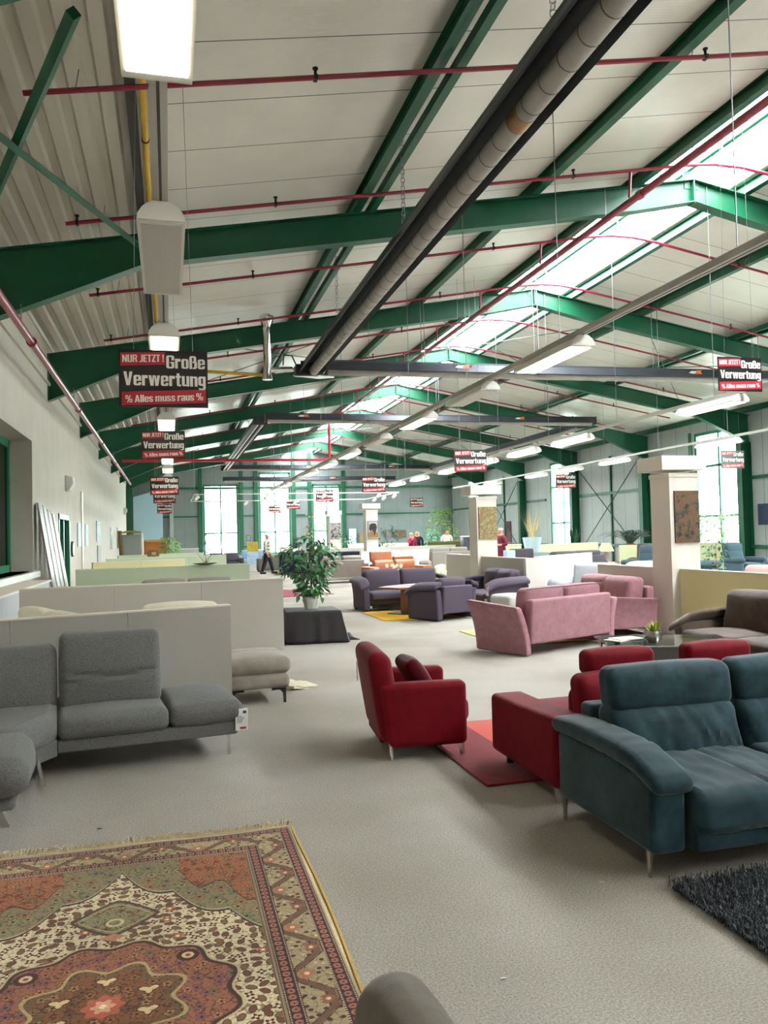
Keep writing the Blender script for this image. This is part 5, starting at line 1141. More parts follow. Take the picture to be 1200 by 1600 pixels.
ts = sofa('taupe leather sofa seen from behind beside the orange sofa', (5.35, 26.0), PI+R_(4), 1.8, .95, TP, sh=.4, st=.18, bz=.1, aw=.2, ah=.62, arm='box', bh=.86, bt=.2, n=2, leg='block', detail=3)
part('rear_rail', MB().box(-.72, .72, .47, .50, .13, .19), M_steel, ts, smooth=False)
NV = fabric('navy fabric', '#1b1e29', '#262a36', scale=120)
sofa('navy sofa standing end on behind the fig tree', (4.95, 33.9), -PI/2-.15, 2.6, 1.0, NV, sh=.42, st=.2, bz=.06, aw=.25, ah=.9, arm='box', bh=.95, bt=.25, n=2, detail=2)
sofa('navy sofa behind the taupe leather one', (5.9, 29.6), PI, 2.4, .95, NV, sh=.42, st=.2, bz=.06, aw=.22, ah=.6, arm='box', bh=.93, bt=.22, n=2, detail=2)
sofa('dark sofa in front of the blue sofa by the first end window', (2.5, 39.2), 0, 1.8, .9, mat('charcoal leather', '#3a3b40', rough=.45), sh=.42, st=.2, bz=.08, aw=.2, ah=.6, arm='box', bh=.84, bt=.2, n=2, detail=2)
sofa('grey blue sofa near the walking man', (4.3, 43.5), 0, 1.6, .9, fabric('steel blue fabric', '#7d93ab', '#8ea3ba'), sh=.42, st=.2, bz=.08, aw=.2, ah=.62, arm='round', bh=.9, bt=.22, n=2, detail=2)
sofa('olive grey sofa back beside the walking man', (4.55, 36.6), PI, 1.5, .9, fabric('olive grey fabric', '#6f6c60', '#7b786c'), sh=.42, st=.2, bz=.06, aw=.18, ah=.6, arm='box', bh=.75, bt=.2, n=2, detail=2)
LG = fabric('pale grey chenille', '#9fa1a6', '#b3b5ba', scale=90)
sofa('pale grey armchair inside the white divided bay', (7.75, 13.9), R_(-50), 1.45, 1.0, LG, name='armchair', cat='armchair', sh=.40, st=.2, bz=.06, aw=.3, ah=.62, arm='round', bh=.86, bt=.24, n=1, leg='block', detail=6, soft=.04)
sofa('cream sofa low between the first two dividers', (-1.0, 9.05), R_(115), 2.1, .8, mat('cream nappa', '#cfc9b4', '#d8d2be', scale=4, rough=.55), sh=.4, st=.18, bz=.08, aw=.16, ah=.56, arm='round', bh=.80, bt=.22, n=2, detail=5)
rb = thing('recamiere', 'cream curved daybed back peeking over the first divider', 'daybed', (.12, 9.12, 0), .05)
part('seat', MB().rbox(.95, .7, .3, .08, (0, 0, .25), n=4, puff=(0, 0, .03)), MC['cream nappa'], rb); part('backrest', MB().rbox(.85, .16, .5, .08, (0, .3, .54), n=6, puff=(.0, .02, .03)), MC['cream nappa'], rb)
for sx in (-.35, .35): part('leg', MB().box(sx-.02, sx+.02, -.2, .2, 0, .12), M_legd, rb, smooth=False)
sofa('mauve grey sofa low behind the second divider', (.25, 14.1), PI+.1, 1.75, .85, fabric('mauve grey fabric', '#8d8580', '#9a928d', scale=120), sh=.4, st=.18, bz=.08, aw=.14, ah=.52, arm='box', bh=.86, bt=.22, n=2, detail=4)
# bay on the window side
DK = fabric('aubergine grey fabric', '#4a4346', '#57505a', scale=120)
rr_ = sofa('dark rounded sofa seen from behind past the white divider', (10.3, 19.6), PI+.35, 2.3, .9, DK, sh=.42, st=.2, bz=.05, aw=.25, ah=.72, arm='round', bh=.96, bt=.25, n=2, detail=4)
BRN = fabric('dark brown fabric', '#473a35', '#55463f', scale=120)
sofa('dark brown winged armchair beside the table lamp', (13.95, 21.7), -R_(50), .9, .85, BRN, name='armchair', cat='armchair', sh=.42, st=.2, bz=.1, aw=.16, ah=.62, arm='round', bh=1.05, bt=.2, n=1, detail=4)
fs_ = thing('footstool', 'small dark footstool before the dark brown armchair', 'stool', (11.9, 20.6, 0), .4); part('cushion', MB().rbox(.5, .45, .16, .06, (0, 0, .36), n=3), BRN, fs_)
for sx in (-.18, .18): part('leg', MB().tube([(sx, 0, 0), (sx, 0, .3)], .02, 6), M_legd, fs_)
wt = thing('wooden_table', 'light oak side table carrying the table lamp', 'table', (12.95, 22.5, 0), .25); OAK = mat('oak', '#b07f4d', '#c4935e', scale=6, rough=.5, stretch=(1, 6, 6))
part('table_top', MB().rbox(.95, .6, .04, .01, (0, 0, .5), n=1), OAK, wt)
for sx in (-.38, .38): part('leg', MB().box(sx-.04, sx+.04, -.22, .22, 0, .48), OAK, wt, smooth=False)
tl = thing('table_lamp', 'table lamp with cream cone shade on a round base', 'lamp', (14.05, 24.4, .0)); tl.location = (13.15, 22.55, .5205)
part('base', MB().lathe([(0, 0), (.09, 0), (.1, .02), (.05, .05), (.11, .14), (.12, .2), (.06, .27), (.015, .3), (.015, .36)], 16), mat('stone glaze', '#a9a49a', rough=.4), tl); part('lamp_shade', MB().lathe([(.25, .32), (.13, .58), (.125, .58), (.245, .32)], 20), mat('cream shade', '#bdb28f', rough=.9), tl)
TE = fabric('dusty teal fabric', '#3c4f58', '#4a5e68', scale=150)
def FL(px, t): v = atD(px, 880, t); return (v.x, v.y)
def recliner(label, pos, rz, H=1.08):
    r = thing('recliner', label, 'recliner', (*pos, 0), rz)
    part('seat_cushion', MB().rbox(.6, .62, .18, .06, (0, -.05, .42), n=5, puff=(0, .01, .03)), TE, r)
    part('backrest', MB().rbox(.64, .18, H-.55, .07, (0, .33, .44+(H-.4)/2), n=6, puff=(.01, .03, .02), fn=lambda x, y, z: (x, y+.2*(z-.5), z)), TE, r)
    part('headrest', MB().rbox(.60, .17, .26, .07, (0, .38, H-.14), n=5, puff=(.01, .02, .03)), TE, r)
    for s in (-1, 1): part('armrest', MB().rbox(.17, .74, .13, .06, (s*.39, -.0, .60), n=4, puff=(.01, .01, .02)), TE, r); part('side_panel', MB().rbox(.12, .62, .38, .03, (s*.38, 0, .36), n=2), TE, r)
    part('base', MB().lathe([(0, 0), (.3, 0), (.3, .02), (.06, .05), (.05, .3), (0, .3)], 20), M_steel, r)
    return r
recliner('dusty teal recliner before the nearest side window', FL(1163, 22), R_(8), 1.06)
recliner('second dusty teal recliner half hidden by the nearest pillar', FL(1103, 20), R_(50), .86)
recliner('dusty teal recliner before the pale lime divider', FL(1004, 22), R_(-65), 1.06)
tp = FY(1180, 888, .86); sofa('pink and white sofa back showing over the yellow divider', (tp[0]+.2, tp[1]), -PI/2, 1.7, .9, fabric('salmon fabric', '#c2908c', '#cf9f9a'), sh=.4, st=.18, bz=.08, aw=.18, ah=.6, arm='round', bh=.87, bt=.25, n=2, detail=3)
cv = FY(1008, 878, .84); cvo = thing('armchair', 'cream tub chair peeking over the beige divider', 'armchair', (cv[0]+.1, cv[1]+.2, 0)); part('shell', MB().rbox(.75, .7, .84, .22, (0, 0, .43), n=4), fabric('cream bouclé', '#cbbda8', '#d8ccb8', scale=50, bump=.6), cvo); part('seat_cushion', MB().rbox(.55, .3, .15, .05, (0, -.3, .45), n=3), MC['cream bouclé'], cvo)
# plants on the window side
M_grass = mat('dried grass', '#c2b184', '#d8caa0', scale=12, rough=.8)
def potplant(name, label, px, py, t, mb, m, pr_, ph, potm, sc=1):
    P = atD(px, py, t); zb = P.z; r = thing(name, label, 'plant', (P.x, P.y, 0)); 
    part('stand', MB().box(-pr_*1.3, pr_*1.3, -pr_*1.3, pr_*1.3, 0, max(.02, zb)), mat('plant stand', '#8d9a9a', rough=.7), r, smooth=False)
    part('pot', MB().lathe([(0, zb), (pr_*.75, zb), (pr_, zb+ph), (pr_*.9, zb+ph), (0, zb+ph-.03)], 18), potm, r)
    part('foliage', mb, m, r, loc=(0, 0, zb+ph-.04), ang=180); return r
potplant('dried_grass', 'dried pampas grass in a pale blue planter', 832, 863, 29.5, spikes(46, 1.25, .5, .016, 8, droop=.15, rad=.1), M_grass, .35, .55, mat('pale blue planter', '#a9bfc4', rough=.5))
potplant('snake_plant', 'dark snake plant at the second side window', 898, 858, 37, spikes(20, .95, .3, .05, 4, droop=.05, rad=.12), M_leafd, .2, .25, M_white)
potplant('palm', 'drooping palm beside the nearest pillar', 985, 858, 27.5, spikes(80, 1.5, 1.35, .04, 6, droop=.8, rad=.06, seg=7), mat('palm leaf', '#1d3a2c', '#35584a', scale=9, rough=.5), .14, .2, mat('terracotta', '#9a4a2a', rough=.7))
def bush(name, label, px, py, t, H, R, nl, ms, ls=.12, seed=3):
    P = atD(px, py, t); return ficus(name, label, (P.x, P.y, 0), H, R, nl, ms, ls, (.2, .35), seed, lower=.15, width=lambda t: .6+.4*math.sin(t*PI))
bush('rubber_plant', 'leafy plant in front of the nearest side window', 1125, 880, 30, 2.0, .9, 260, M_leafl, .17, 3)
bush('rubber_plant', 'dark twiggy plant between the teal recliners', 1120, 885, 18, 1.2, .3, 70, M_leafd, .12, 9)
bush('weeping_fig', 'tall light weeping fig behind the man in white', 692, 880, 50, 3.1, 1.0, 500, M_leafl, .2, 5)
bush('weeping_fig', 'low teal green plant at the green column beside the weeping fig', 676, 880, 48, 1.8, .5, 160, mat('sea green leaf', '#4fa08a', '#8cc8b4', scale=5, rough=.5), .2, 6)
bush('weeping_fig', 'bright green leafy plant before the grey end wall by the blue wall', 265, 885, 48, 1.75, .62, 220, M_leafl, .22, 7)
bush('dry_tree', 'sparse tree with an orange glow behind the fig tree', 497, 885, 44, 3.0, .8, 110, mat('olive brown leaf', '#6d7050', '#b07a3c', scale=3, rough=.6), .2, 8)
bush('weeping_fig', 'thin plant beside the animal picture pillar', 605, 880, 38.5, 2.0, .5, 90, M_leafd, .15, 10)
bush('weeping_fig', 'small plant before the tree picture pillar', 545, 880, 36, 1.5, .5, 90, M_leafd, .14, 12)
bush('yucca_plant', 'slim plant before the first end window', 325, 885, 48, 1.9, .4, 50, M_leafd, .2, 14)
# green lidded chest and dark bench near the dried grass
def boxthing(name, label, cat, px0, px1, pyb, t, h, d, m, zb=0, extra=None):
    a_, b_ = atD(px0, pyb, t), atD(px1, pyb, t); w = abs(b_.x-a_.x); X = (a_.x+b_.x)/2; Y = (a_.y+b_.y)/2
    r = thing(name, label, cat, (X, Y, zb)); part('body', MB().rbox(w, d, h, .02, (0, 0, h/2), n=1, a=1), m, r)
    if extra: extra(r, w, d, h)
    return r
def lidx(r, w, d, h): part('lid', MB().rbox(w+.03, d+.03, .05, .01, (0, 0, h+.026), n=1, a=1), M_edge, r)
boxthing('sideboard', 'pale green sideboard before the grey side wall', 'cabinet', 786, 812, 850, 31, 1.0, .5, D_lime, extra=lidx)
def benchx(r, w, d, h): part('back', MB().rbox(w, .15, .35, .05, (0, d/2-.1, h+.15), n=2), DK, r)
boxthing('bench', 'dark upholstered bench between the pillar and the dried grass', 'bench', 798, 840, 858, 27, .62, .7, DK, extra=benchx)
boxthing('chair_back', 'pale blue chair beside the person in maroon', 'chair', 788, 803, 858, 25, .95, .3, mat('pale blue shell', '#9fb2dd', rough=.5), extra=lambda r, w, d, h: part('seat', MB().rbox(w, .4, .05, .02, (0, -.3, .45), n=1), MC['pale blue shell'], r)).name = 'shell_chair'
boxthing('cabinet', 'dark electronic cabinet beside the second pillar', 'cabinet', 722, 736, 850, 34, 1.35, .5, M_slate, extra=lidx)
boxthing('counter', 'white counter before the end wall near the women', 'counter', 595, 650, 850, 42, 1.05, .6, M_white, extra=lidx)
boxthing('counter', 'white counter under the end wall beside the third end window', 'counter', 545, 572, 850, 45, 1.05, .6, M_white, extra=lidx)
boxthing('cabinet', 'long low dark cabinet at the foot of the end wall', 'cabinet', 270, 310, 850, 50, .95, .5, M_clad, extra=lidx)
boxthing('cabinet', 'pale cabinet beside the walking man', 'cabinet', 437, 470, 860, 40, 1.0, .5, M_white, extra=lidx)
sofa('olive velvet sofa back over the long white divider', (11.6, 33.6), PI, 2.0, .9, fabric('olive velvet', '#4a4a2c', '#57572f'), sh=.42, st=.2, bz=.08, aw=.2, ah=.6, arm='box', bh=1.18, bt=.22, n=2, detail=2)
sofa('tan sofa back beside the man in white', (13.7, 33.0), PI, 1.3, .9, fabric('tan fabric', '#9a7850', '#a8875e'), sh=.42, st=.2, bz=.08, aw=.2, ah=.6, arm='box', bh=1.22, bt=.22, n=1, detail=2)
sofa('grey piped sofa back at the end of the long white divider', (9.4, 26.9), PI+.2, 1.9, .7, fabric('greige fabric', '#8b857c', '#98928a'), sh=.42, st=.2, bz=.08, aw=.2, ah=.6, arm='round', bh=1.02, bt=.2, n=2, detail=3)
# pictures on the walls
def wallpic(label, px0, px1, py0, py1, Y, m, fr=None):
    a_, b_ = atY(px0, py0, Y-.02), atY(px1, py1, Y-.02); picture(label, (a_.x+b_.x)/2, Y-.01, b_.z, a_.z, abs(b_.x-a_.x), m, fr, th=.03)
M_frd = mat('dark frame', '#4a4038', rough=.5)
wallpic('mirror like white picture on the end wall beside the tree pillar', 545, 557, 826, 850, YF-.16, mat('pale mirror', '#c9d4d4', rough=.2), mat('grey frame', '#6f7878', rough=.5))
wallpic('blue and white framed picture on the end wall', 543, 556, 845, 853, YF-.3, picmat('blue art', ['#2c3a66', '#dfe4ea', '#6f86b0'], 6))
wallpic('tan picture on the end wall left of the animal pillar', 562, 570, 832, 846, YF-.16, picmat('tan art', ['#6d5a3c', '#a08a5e', '#4d4a36'], 5))
wallpic('small grey picture on the end wall beside the women', 603, 612, 829, 839, YF-.16, picmat('grey art', ['#55504c', '#8a8580', '#3c3836'], 4), M_frd)
wallpic('wide brown landscape on the end wall beside the women', 618, 634, 829, 839, YF-.16, picmat('brown art', ['#3c2e26', '#6b5240', '#8a6f55'], 4), M_frd)
wallpic('small framed certificate on the far cladding between the end windows', 375, 379, 838, 846, YF-.1, mat('pale art', '#a9b0b4', rough=.6), M_frd)
wallpic('second small framed certificate on the far cladding', 386, 391, 837, 844, YF-.1, mat('grey blue art', '#7f8b94', rough=.6), M_frd)
def sidepic(label, Y, z0, z1, w, m, fr=None, X=XR, rz=-PI/2, name='canvas_picture'): picture(label, X-.03 if rz < 0 else X+.005, Y, z0, z1, w, m, fr, rz=rz, name=name)
p = atX(1176, 815, XR); sidepic('dark blue picture on the grey wall beside the nearest side window', 23.9, 1.55, 2.3, .8, picmat('night art', ['#0f1d36', '#1d3c66', '#2c2f3a', '#0f1d36'], 3))
sidepic('grey framed picture beside the palm', 28.9, .95, 2.0, .8, picmat('smoke art', ['#3a3436', '#6d6468', '#4a4346'], 3), M_frd)
sidepic('dark red tall picture beside the person in maroon', 46.2, .9, 2.2, .7, picmat('maroon art', ['#3a1a1c', '#5b2a26', '#2c1a18'], 3))
sidepic('tall narrow ornament of straw on the grey side wall', 44.6, 1.4, 3.6, .5, picmat('straw art', ['#c9c6b4', '#a9a078', '#dcdad0'], 4))
# left wall pieces
sidepic('long narrow white and gold vertical panel on the plaster wall', 24.75, .5, 2.98, .34, mat('gilded white', '#d2cdbd', '#c0b48e', scale=2, rough=.4, contrast=.4), None, XL, PI/2)
for Yc, lb in ((23.9, 'pale blue canvas before the narrow gilded panel'), (26.0, 'pale blue canvas behind the narrow gilded panel')): sidepic(lb, Yc, 1.4, 2.05, .75, mat('pale blue canvas', '#b9cdd2', '#d8e2e4', scale=3, rough=.6), None, XL, PI/2)
sidepic('upper blue grey striped canvas on the plaster wall', 30.2, 1.55, 2.25, 1.5, picmat('stripe art', ['#5d6f86', '#c2c8cc', '#7d8fa6', '#d4d4d0'], 1.5), None, XL, PI/2)
sidepic('lower grey canvas under the striped one', 30.4, .75, 1.4, 1.2, picmat('ash art', ['#6d6a66', '#a9a6a0', '#8a8782'], 2), None, XL, PI/2)
sidepic('first small mirror panel on the plaster wall', 36.6, 1.2, 2.15, .8, mat('mirror panel', '#c6d0d6', rough=.15, metal=.6), None, XL, PI/2)
sidepic('second small mirror panel on the plaster wall', 41.0, 1.2, 2.2, .8, MC['mirror panel'], None, XL, PI/2)
for (px, py, Yc, lb) in ((110, 756, 22.2, 'grey white wedge shaped wall box above the glazed door'), (196, 799, 47.0, 'small white wall box on the plaster wall near the far column')):
    P = atX(px, py, XL+.1); r = thing('wall_box', lb, 'lamp', (XL, P.y, P.z)); part('housing', MB().prism([(0, -.2), (.1, -.16), (.2, .0), (.18, .16), (0, .2)], 'y', -.22, .22), M_white, r, bevel=.02)  # wall-mounted wedge casing of unknown use
P = atX(113, 858, XL+.02); r = thing('wall_clock', 'round dial hanging low on the plaster wall beside the door', 'clock', (XL, P.y, P.z), PI/2)
part('case', MB().tube([(0, 0, 0), (0, -.05, 0)], .2, 20), M_slate, r); part('dial', MB().tube([(0, -.05, 0), (0, -.054, 0)], .17, 20), M_white, r)
P = atX(110, 824, XL+.02); r = thing('light_switch', 'small white switch plate beside the door', 'switch', (XL, P.y, P.z), PI/2); part('plate', MB().box(-.08, .08, -.015, 0, -.16, .16), M_white, r, smooth=False); part('rocker', MB().box(-.04, .04, -.022, -.015, -.05, .05), M_tag, r, smooth=False)
# boards leaning in the window recess end, radiator box
M_board = mat('silver board', '#8d8a87', '#9d9a96', scale=1.5, rough=.35, metal=.2)
for k, (Y, w) in enumerate(((16.42, 2.3), (17.0, 2.28), (17.55, 2.22), (18.15, 2.15))):
    r = thing('leaning_board', '%s pale silver board leaning on the plaster wall, counted from the window' % ORD[k], 'board', (XL+.42, Y, 0), 0, 'boards leaning on the wall')
    part('face', MB().box(-.02, .02, -.2, .2, 0, w), M_board, r, bevel=.004, rot=(0, -.155, 0)); part('edge_strip', MB().box(.02, .026, .14, .2, 0, w), M_white, r, smooth=False, rot=(0, -.155, 0))
def lidtop(r, w, d, h): part('lid', MB().box(-w/2-.02, w/2+.02, -d/2-.02, d/2+.02, h, h+.03), M_edge, r, smooth=False)
r = thing('radiator_box', 'pale grey radiator casing below the side window', 'radiator', (XL+.25, 12.5, 0)); part('casing', MB().box(-.24, .22, -2.2, 2.2, 0, .86), mat('casing paint', '#b3b5b8', rough=.7), r, bevel=.01); part('lid', MB().box(-.24, .25, -2.22, 2.22, .86, .89), M_edge, r, smooth=False)
# objects on and behind the green dividers
_a, _b = F(118, 890, .96), F(389, 880, .96); bp_ = _a.lerp(_b, .73); br = thing('branch_ornament', 'dark dish with dry branches on the sage green divider', 'ornament', (bp_.x, bp_.y, .9605))
part('dish', MB().lathe([(0, 0), (.12, .0), (.26, .035), (.255, .04), (.1, .012), (0, .01)], 20), mat('dark dish', '#4c463e', rough=.6), br)
mb = MB(); rnd = random.Random(4)
for k in range(9):
    a_ = rnd.uniform(0, 2*PI); h = rnd.uniform(.12, .34); o_ = rnd.uniform(.05, .3); mb.tube([(0, 0, .01), (math.cos(a_)*o_*.4, math.sin(a_)*o_*.4, h*.5), (math.cos(a_)*o_, math.sin(a_)*o_, h)], .009, 5, r1=.003)
part('branch', mb, mat('dry branch', '#8b7c66', rough=.9), br)
bx_ = F(295, 878, .97)
r = thing('wooden_box', 'open orange wood box standing before the pale blue wall', 'box', (-.95, 53.5, 0)); 
part('frame', MB().box(-.85, -.7, -.2, .2, .3, 1.6).box(.7, .85, -.2, .2, .3, 1.6).box(-.85, .85, -.2, .2, 1.45, 1.6).box(-.85, .85, -.2, .2, .0, .35), mat('honey wood', '#c08a52', '#cf9a62', scale=5, rough=.5), r, smooth=False); part('back_panel', MB().box(-.7, .7, .1, .14, .35, 1.45), mat('orange ply', '#c9803c', rough=.6), r, smooth=False)
r = thing('rustic_mirror', 'rustic driftwood framed mirror leaning at the plaster wall', 'mirror', (-1.85, 41.5, 0), -.1)
DW = mat('driftwood', '#6b5138', '#8a6c4c', scale=6, rough=.9, bump=.4)
part('post', MB().tube([(-.5, 0, 0), (-.46, 0, .9), (-.5, 0, 2.05)], .09, 7), DW, r); part('post', MB().tube([(.55, 0, 0), (.58, 0, 1.0), (.55, 0, 1.9)], .05, 7), M_white, r); part('glass', MB().box(-.42, .5, .02, .04, .4, 1.85), mat('old mirror', '#8f9690', rough=.15, metal=.7), r, smooth=False)
part('crest', MB().tube([(-.45, 0, 1.95), (0, 0, 2.0), (.5, 0, 1.95)], .06, 6), mat('straw crest', '#c2a658', '#8a7a4a', scale=6, rough=.9), r); part('foot_root', MB().rbox(.9, .4, .5, .15, (0, -.1, .25), n=4, fn=wob(.12, 3, 2)), DW, r)
r = thing('driftwood_stump', 'small driftwood stump on the far pale sage divider', 'ornament', (.1, 29.1, .0)); r.location = (-.55, 28.85, .9605); part('body', MB().rbox(.4, .08, .24, .03, (0, 0, .125), n=4, fn=wob(.02, 9, 2)), DW, r); part('hollow', MB().rbox(.14, .02, .1, .008, (.02, -.045, .12), n=1), mat('pale hollow', '#b8a184', rough=.9), r)
# rack of bright posters near the walking man
q = atD(395, 870, 38); r = thing('poster_stand', 'stand with yellow and blue posters beside the walking man', 'stand', (q.x, q.y, 0))
part('post', MB().box(-.2, .2, .05, .1, 0, 1.3), M_white, r, smooth=False); part('poster', MB().box(-.26, .26, 0, .04, .9, 1.36), mat('yellow poster', '#c9b13a', '#8a7a2c', scale=3, rough=.5), r, smooth=False); part('poster', MB().box(-.26, .26, 0, .04, .3, .86), picmat('blue poster', ['#3c78b8', '#b8ccdd', '#5c86a8'], 3), r, smooth=False)
# ================================================================ people
SKIN = mat('skin', '#b98468', rough=.6)
def skinmesh(name, m, chains, parent, sub=2, label=None):
    "chains: list of [(x,y,z,r),...]; a chain may start with the index of an earlier point as ('@',i)"
    vs = []; rs = []; es = []
    for ch in chains:
        prev = None
        for q in ch:
            if q[0] == '@': prev = q[1]; continue
            vs.append(q[:3]); rs.append(q[3]*1.22)
            if prev is not None: es.append((prev, len(vs)-1))
            prev = len(vs)-1
    me = bpy.data.meshes.new(name); me.from_pydata(vs, es, []); o = link(name, me, None, parent)
    md = o.modifiers.new('skin', 'SKIN'); md.use_smooth_shade = True; md.use_x_symmetry = False
    for i, r in enumerate(rs):
        sv = me.skin_vertices[0].data[i]; sv.radius = (r, r) if not isinstance(r, tuple) else r
    me.skin_vertices[0].data[0].use_root = True
    s = o.modifiers.new('sub', 'SUBSURF'); s.levels = sub; s.render_levels = sub
    dg = bpy.context.evaluated_depsgraph_get(); m2 = bpy.data.meshes.new_from_object(o.evaluated_get(dg)); o.modifiers.clear(); o.data = m2; bpy.data.meshes.remove(me)
    m2.materials.clear(); m2.materials.append(m); m2.polygons.foreach_set('use_smooth', [True]*len(m2.polygons))
    if label: o['label'] = label
    return o
def person(label, pos, rz, top, legs, hairm, H=1.70, stride=.0, armL=None, armR=None, skirt=False, shoes=None, hairlong=False, lean=0, scarf=None, bend=0):
    s = H/1.70*1.0; r = thing('person', label, 'person', (*pos, 0), rz); k = lambda *p: tuple(q*s for q in p)
    la = armL or [(.23, .01, 1.36), (.27, .02, 1.10), (.28, -.08, .86)]; ra_ = armR or [(-.23, .01, 1.36), (-.27, .02, 1.10), (-.28, -.08, .86)]
    fL, fR = -stride, stride
    hipL, hipR = (.09, 0, .88), (-.09, 0, .88); kneeL, kneeR = (.10, fL*.5-.03, .47), (-.10, fR*.5-.03, .47); ankL, ankR = (.10, fL, .08+abs(stride)*.06*(stride and 1)), (-.10, fR, .08)
    b = [[k(0, 0, .95, .10), k(0, 0, 1.12, .10), k(0, 0, 1.28, .115), k(0, .01, 1.42, .075), k(0, 0, 1.49, .05), k(0, -.01, 1.56, .075), k(0, -.01, 1.63, .072), k(0, -.005, 1.68, .04)],
         [('@', 3), k(*la[0], .05), k(*la[1], .04), k(*la[2], .028)], [('@', 3), k(*ra_[0], .05), k(*ra_[1], .04), k(*ra_[2], .028)],
         [('@', 0), k(*hipL, .065), k(*kneeL, .055), k(*ankL, .035), k(ankL[0], ankL[1]-.13, .03, .03)], [('@', 0), k(*hipR, .065), k(*kneeR, .055), k(*ankR, .035), k(ankR[0], ankR[1]-.13, .03, .03)]]
    n0 = 8+3+3; idxL, idxR = 10, 13
    # hands: palm and five fingers each
    for arm, ix in ((la, idxL), (ra_, idxR)):
        w = Vector(arm[2]); d = (w-Vector(arm[1])).normalized(); sd = d.cross(Vector((1, 0, 0))); sd = sd.normalized() if sd.length > .1 else Vector((0, 1, 0))
        palm = w+d*.08; cnt = sum(len([q for q in c if q[0] != '@']) for c in b)
        b.append([('@', ix), k(*palm, .022)])
        for f in range(4):
            q0 = palm+sd*(.024*(f-1.5)*1.0); q1 = q0+d*(.035+.006*(1.5-abs(f-1.5)))+Vector((0, -.008, 0)); q2 = q1+d*.03+Vector((0, -.018, 0)); b.append([('@', cnt), k(*q1, .009), k(*q2, .008)])
        th = w+d*.03-sd*.03; b.append([('@', ix), k(*th, .010), k(*(th+d*.035-sd*.008), .009)])
    skinmesh('body', SKIN, b, r)
    c = [[k(0, 0, .80, .155), k(0, 0, .93, .155), k(0, 0, 1.10, .135), k(0, 0, 1.28, .148), k(0, .01, 1.43, .085)], [('@', 4), k(*la[0], .066), k(*la[1], .056), k(*(Vector(la[1]).lerp(Vector(la[2]), .92)), .044)], [('@', 4), k(*ra_[0], .066), k(*ra_[1], .056), k(*(Vector(ra_[1]).lerp(Vector(ra_[2]), .92)), .044)]]
    skinmesh('shirt', top, c, r)
    if skirt: skinmesh('skirt', legs, [[k(0, 0, 1.06, .12), k(0, 0, .7, .17), k(0, 0, .4, .2), k(0, 0, .2, .21)]], r)
    else: skinmesh('trousers', legs, [[k(0, 0, 1.06, .12), k(0, 0, .9, .155)], [('@', 1), k(*hipL, .1), k(*kneeL, .072), k(*ankL, .055)], [('@', 1), k(*hipR, .1), k(*kneeR, .072), k(*ankR, .055)]], r)
    for a_ in (ankL, ankR): part('shoe', MB().rbox(.10*s, .27*s, .09*s, .04*s, (a_[0]*s, (a_[1]-.06)*s, a_[2]*s-.03*s), n=2), shoes or M_legd, r)
    hp = [[k(0, .015, 1.57, .088), k(0, .015, 1.65, .088), k(0, .0, 1.70, .06)]]
    if hairlong: hp = [[k(0, .05, 1.42, .07), k(0, .035, 1.52, .10), k(0, .02, 1.62, .098), k(0, .01, 1.70, .07)]]
    hd = skinmesh('hair', hairm, hp, r)
    for v in hd.data.vertices:                                   # keep the face free
        if v.co.y < -.035*s and v.co.z < 1.665*s: v.co.y = -.035*s+(v.co.y+.035*s)*.1
    for sx in (-1, 1):
        part('eye', MB().lathe([(0, -.006), (.008, 0), (0, .006)], 8, k(sx*.028, -.088, 1.605)), M_legd, r); part('ear', MB().rbox(.015*s, .03*s, .05*s, .006, k(sx*.084, 0, 1.59), n=1), SKIN, r)
    part('nose', MB().rbox(.02*s, .03*s, .04*s, .008, k(0, -.098, 1.58), n=1), SKIN, r); part('mouth', MB().rbox(.04*s, .01*s, .01*s, .004, k(0, -.086, 1.545), n=1), mat('lips', '#8f4a44', rough=.6), r)
    return r
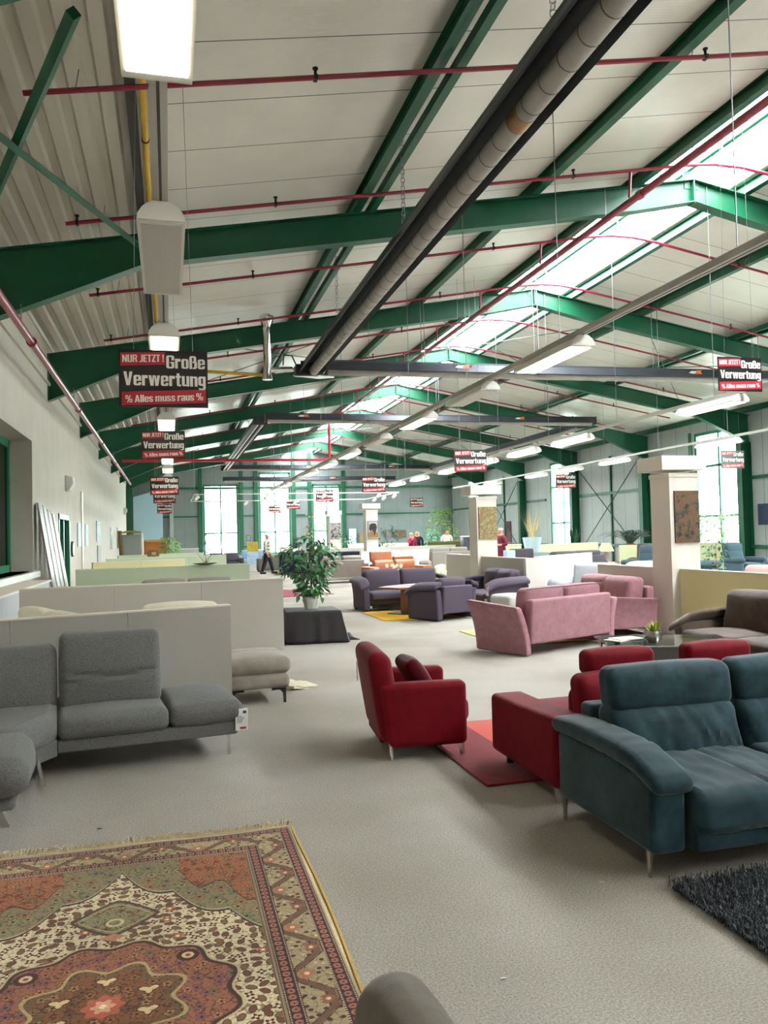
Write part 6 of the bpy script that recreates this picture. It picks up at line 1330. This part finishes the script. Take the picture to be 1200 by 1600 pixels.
def checkmat():
    m = mat('checked shirt', '#c9c2b2', rough=.9); nt = m.node_tree; N = nt.nodes; L = nt.links; b = N['Principled BSDF']; tc = N.new('ShaderNodeTexCoord'); ck = N.new('ShaderNodeTexChecker'); ck.inputs['Scale'].default_value = 14
    ck.inputs[1].default_value = hx('#d2cbbd'); ck.inputs[2].default_value = hx('#8d8678'); L.new(tc.outputs['Object'], ck.inputs[0]); L.new(ck.outputs[0], b.inputs['Base Color']); return m
GH = mat('grey hair', '#b5ada4', rough=.8); BH = mat('blond hair', '#c2a274', rough=.8); DH = mat('brown hair', '#4a3628', rough=.8); DKC = mat('dark trousers', '#20212a', rough=.9)
m_ = F(418, 897); person('person in a light checked shirt and dark trousers walking past the dark cabinet', (m_.x, m_.y), R_(70), checkmat(), DKC, GH, 1.68, stride=.22)
q = atD(643, 836, 39); person('person with grey hair in a magenta jacket leaning at the counter', (q.x, q.y), R_(20), mat('magenta wool', '#9a1f4a', rough=.9), DKC, GH, 1.60, armR=[(-.22, -.03, 1.33), (-.26, -.16, 1.12), (-.1, -.2, 1.38)])
q = atD(652, 834, 40); person('person with blond hair in black behind the one in magenta', (q.x, q.y), R_(-20), mat('black knit', '#17181c', rough=.9), DKC, BH, 1.66, hairlong=True)
q = atD(698, 834, 40); person('person in a white jacket standing beside the weeping fig', (q.x, q.y), R_(0), mat('white jacket', '#d9d3c8', rough=.9), DKC, DH, 1.70)
q = atD(782, 832, 27.5); person('person in maroon clothes half hidden by the second pillar', (q.x, q.y), R_(-60), mat('maroon fabric', '#5a1526', '#6d1c2e', scale=8, rough=.9), MC['maroon fabric'], GH, 1.66, skirt=True, armL=[(.22, -.03, 1.33), (.3, -.06, 1.12), (.16, -.24, 1.12)])
# ================================================================ daylight
W = bpy.data.worlds.new('overcast'); SC.world = W; W.use_nodes = True; bg = W.node_tree.nodes['Background']; bg.inputs[0].default_value = (.93, .97, 1.0, 1); bg.inputs[1].default_value = 10.0
SC.view_settings.exposure = 1.92
cy = SC.cycles; cy.max_bounces = 10; cy.diffuse_bounces = 6; cy.glossy_bounces = 4; cy.transparent_max_bounces = 12; cy.transmission_bounces = 6; cy.caustics_reflective = False; cy.caustics_refractive = False; cy.sample_clamp_indirect = 6.0; cy.use_denoising = True
for o in list(bpy.data.objects):
    if o.type == 'EMPTY' and not o.children: print('EMPTY THING', o.name)
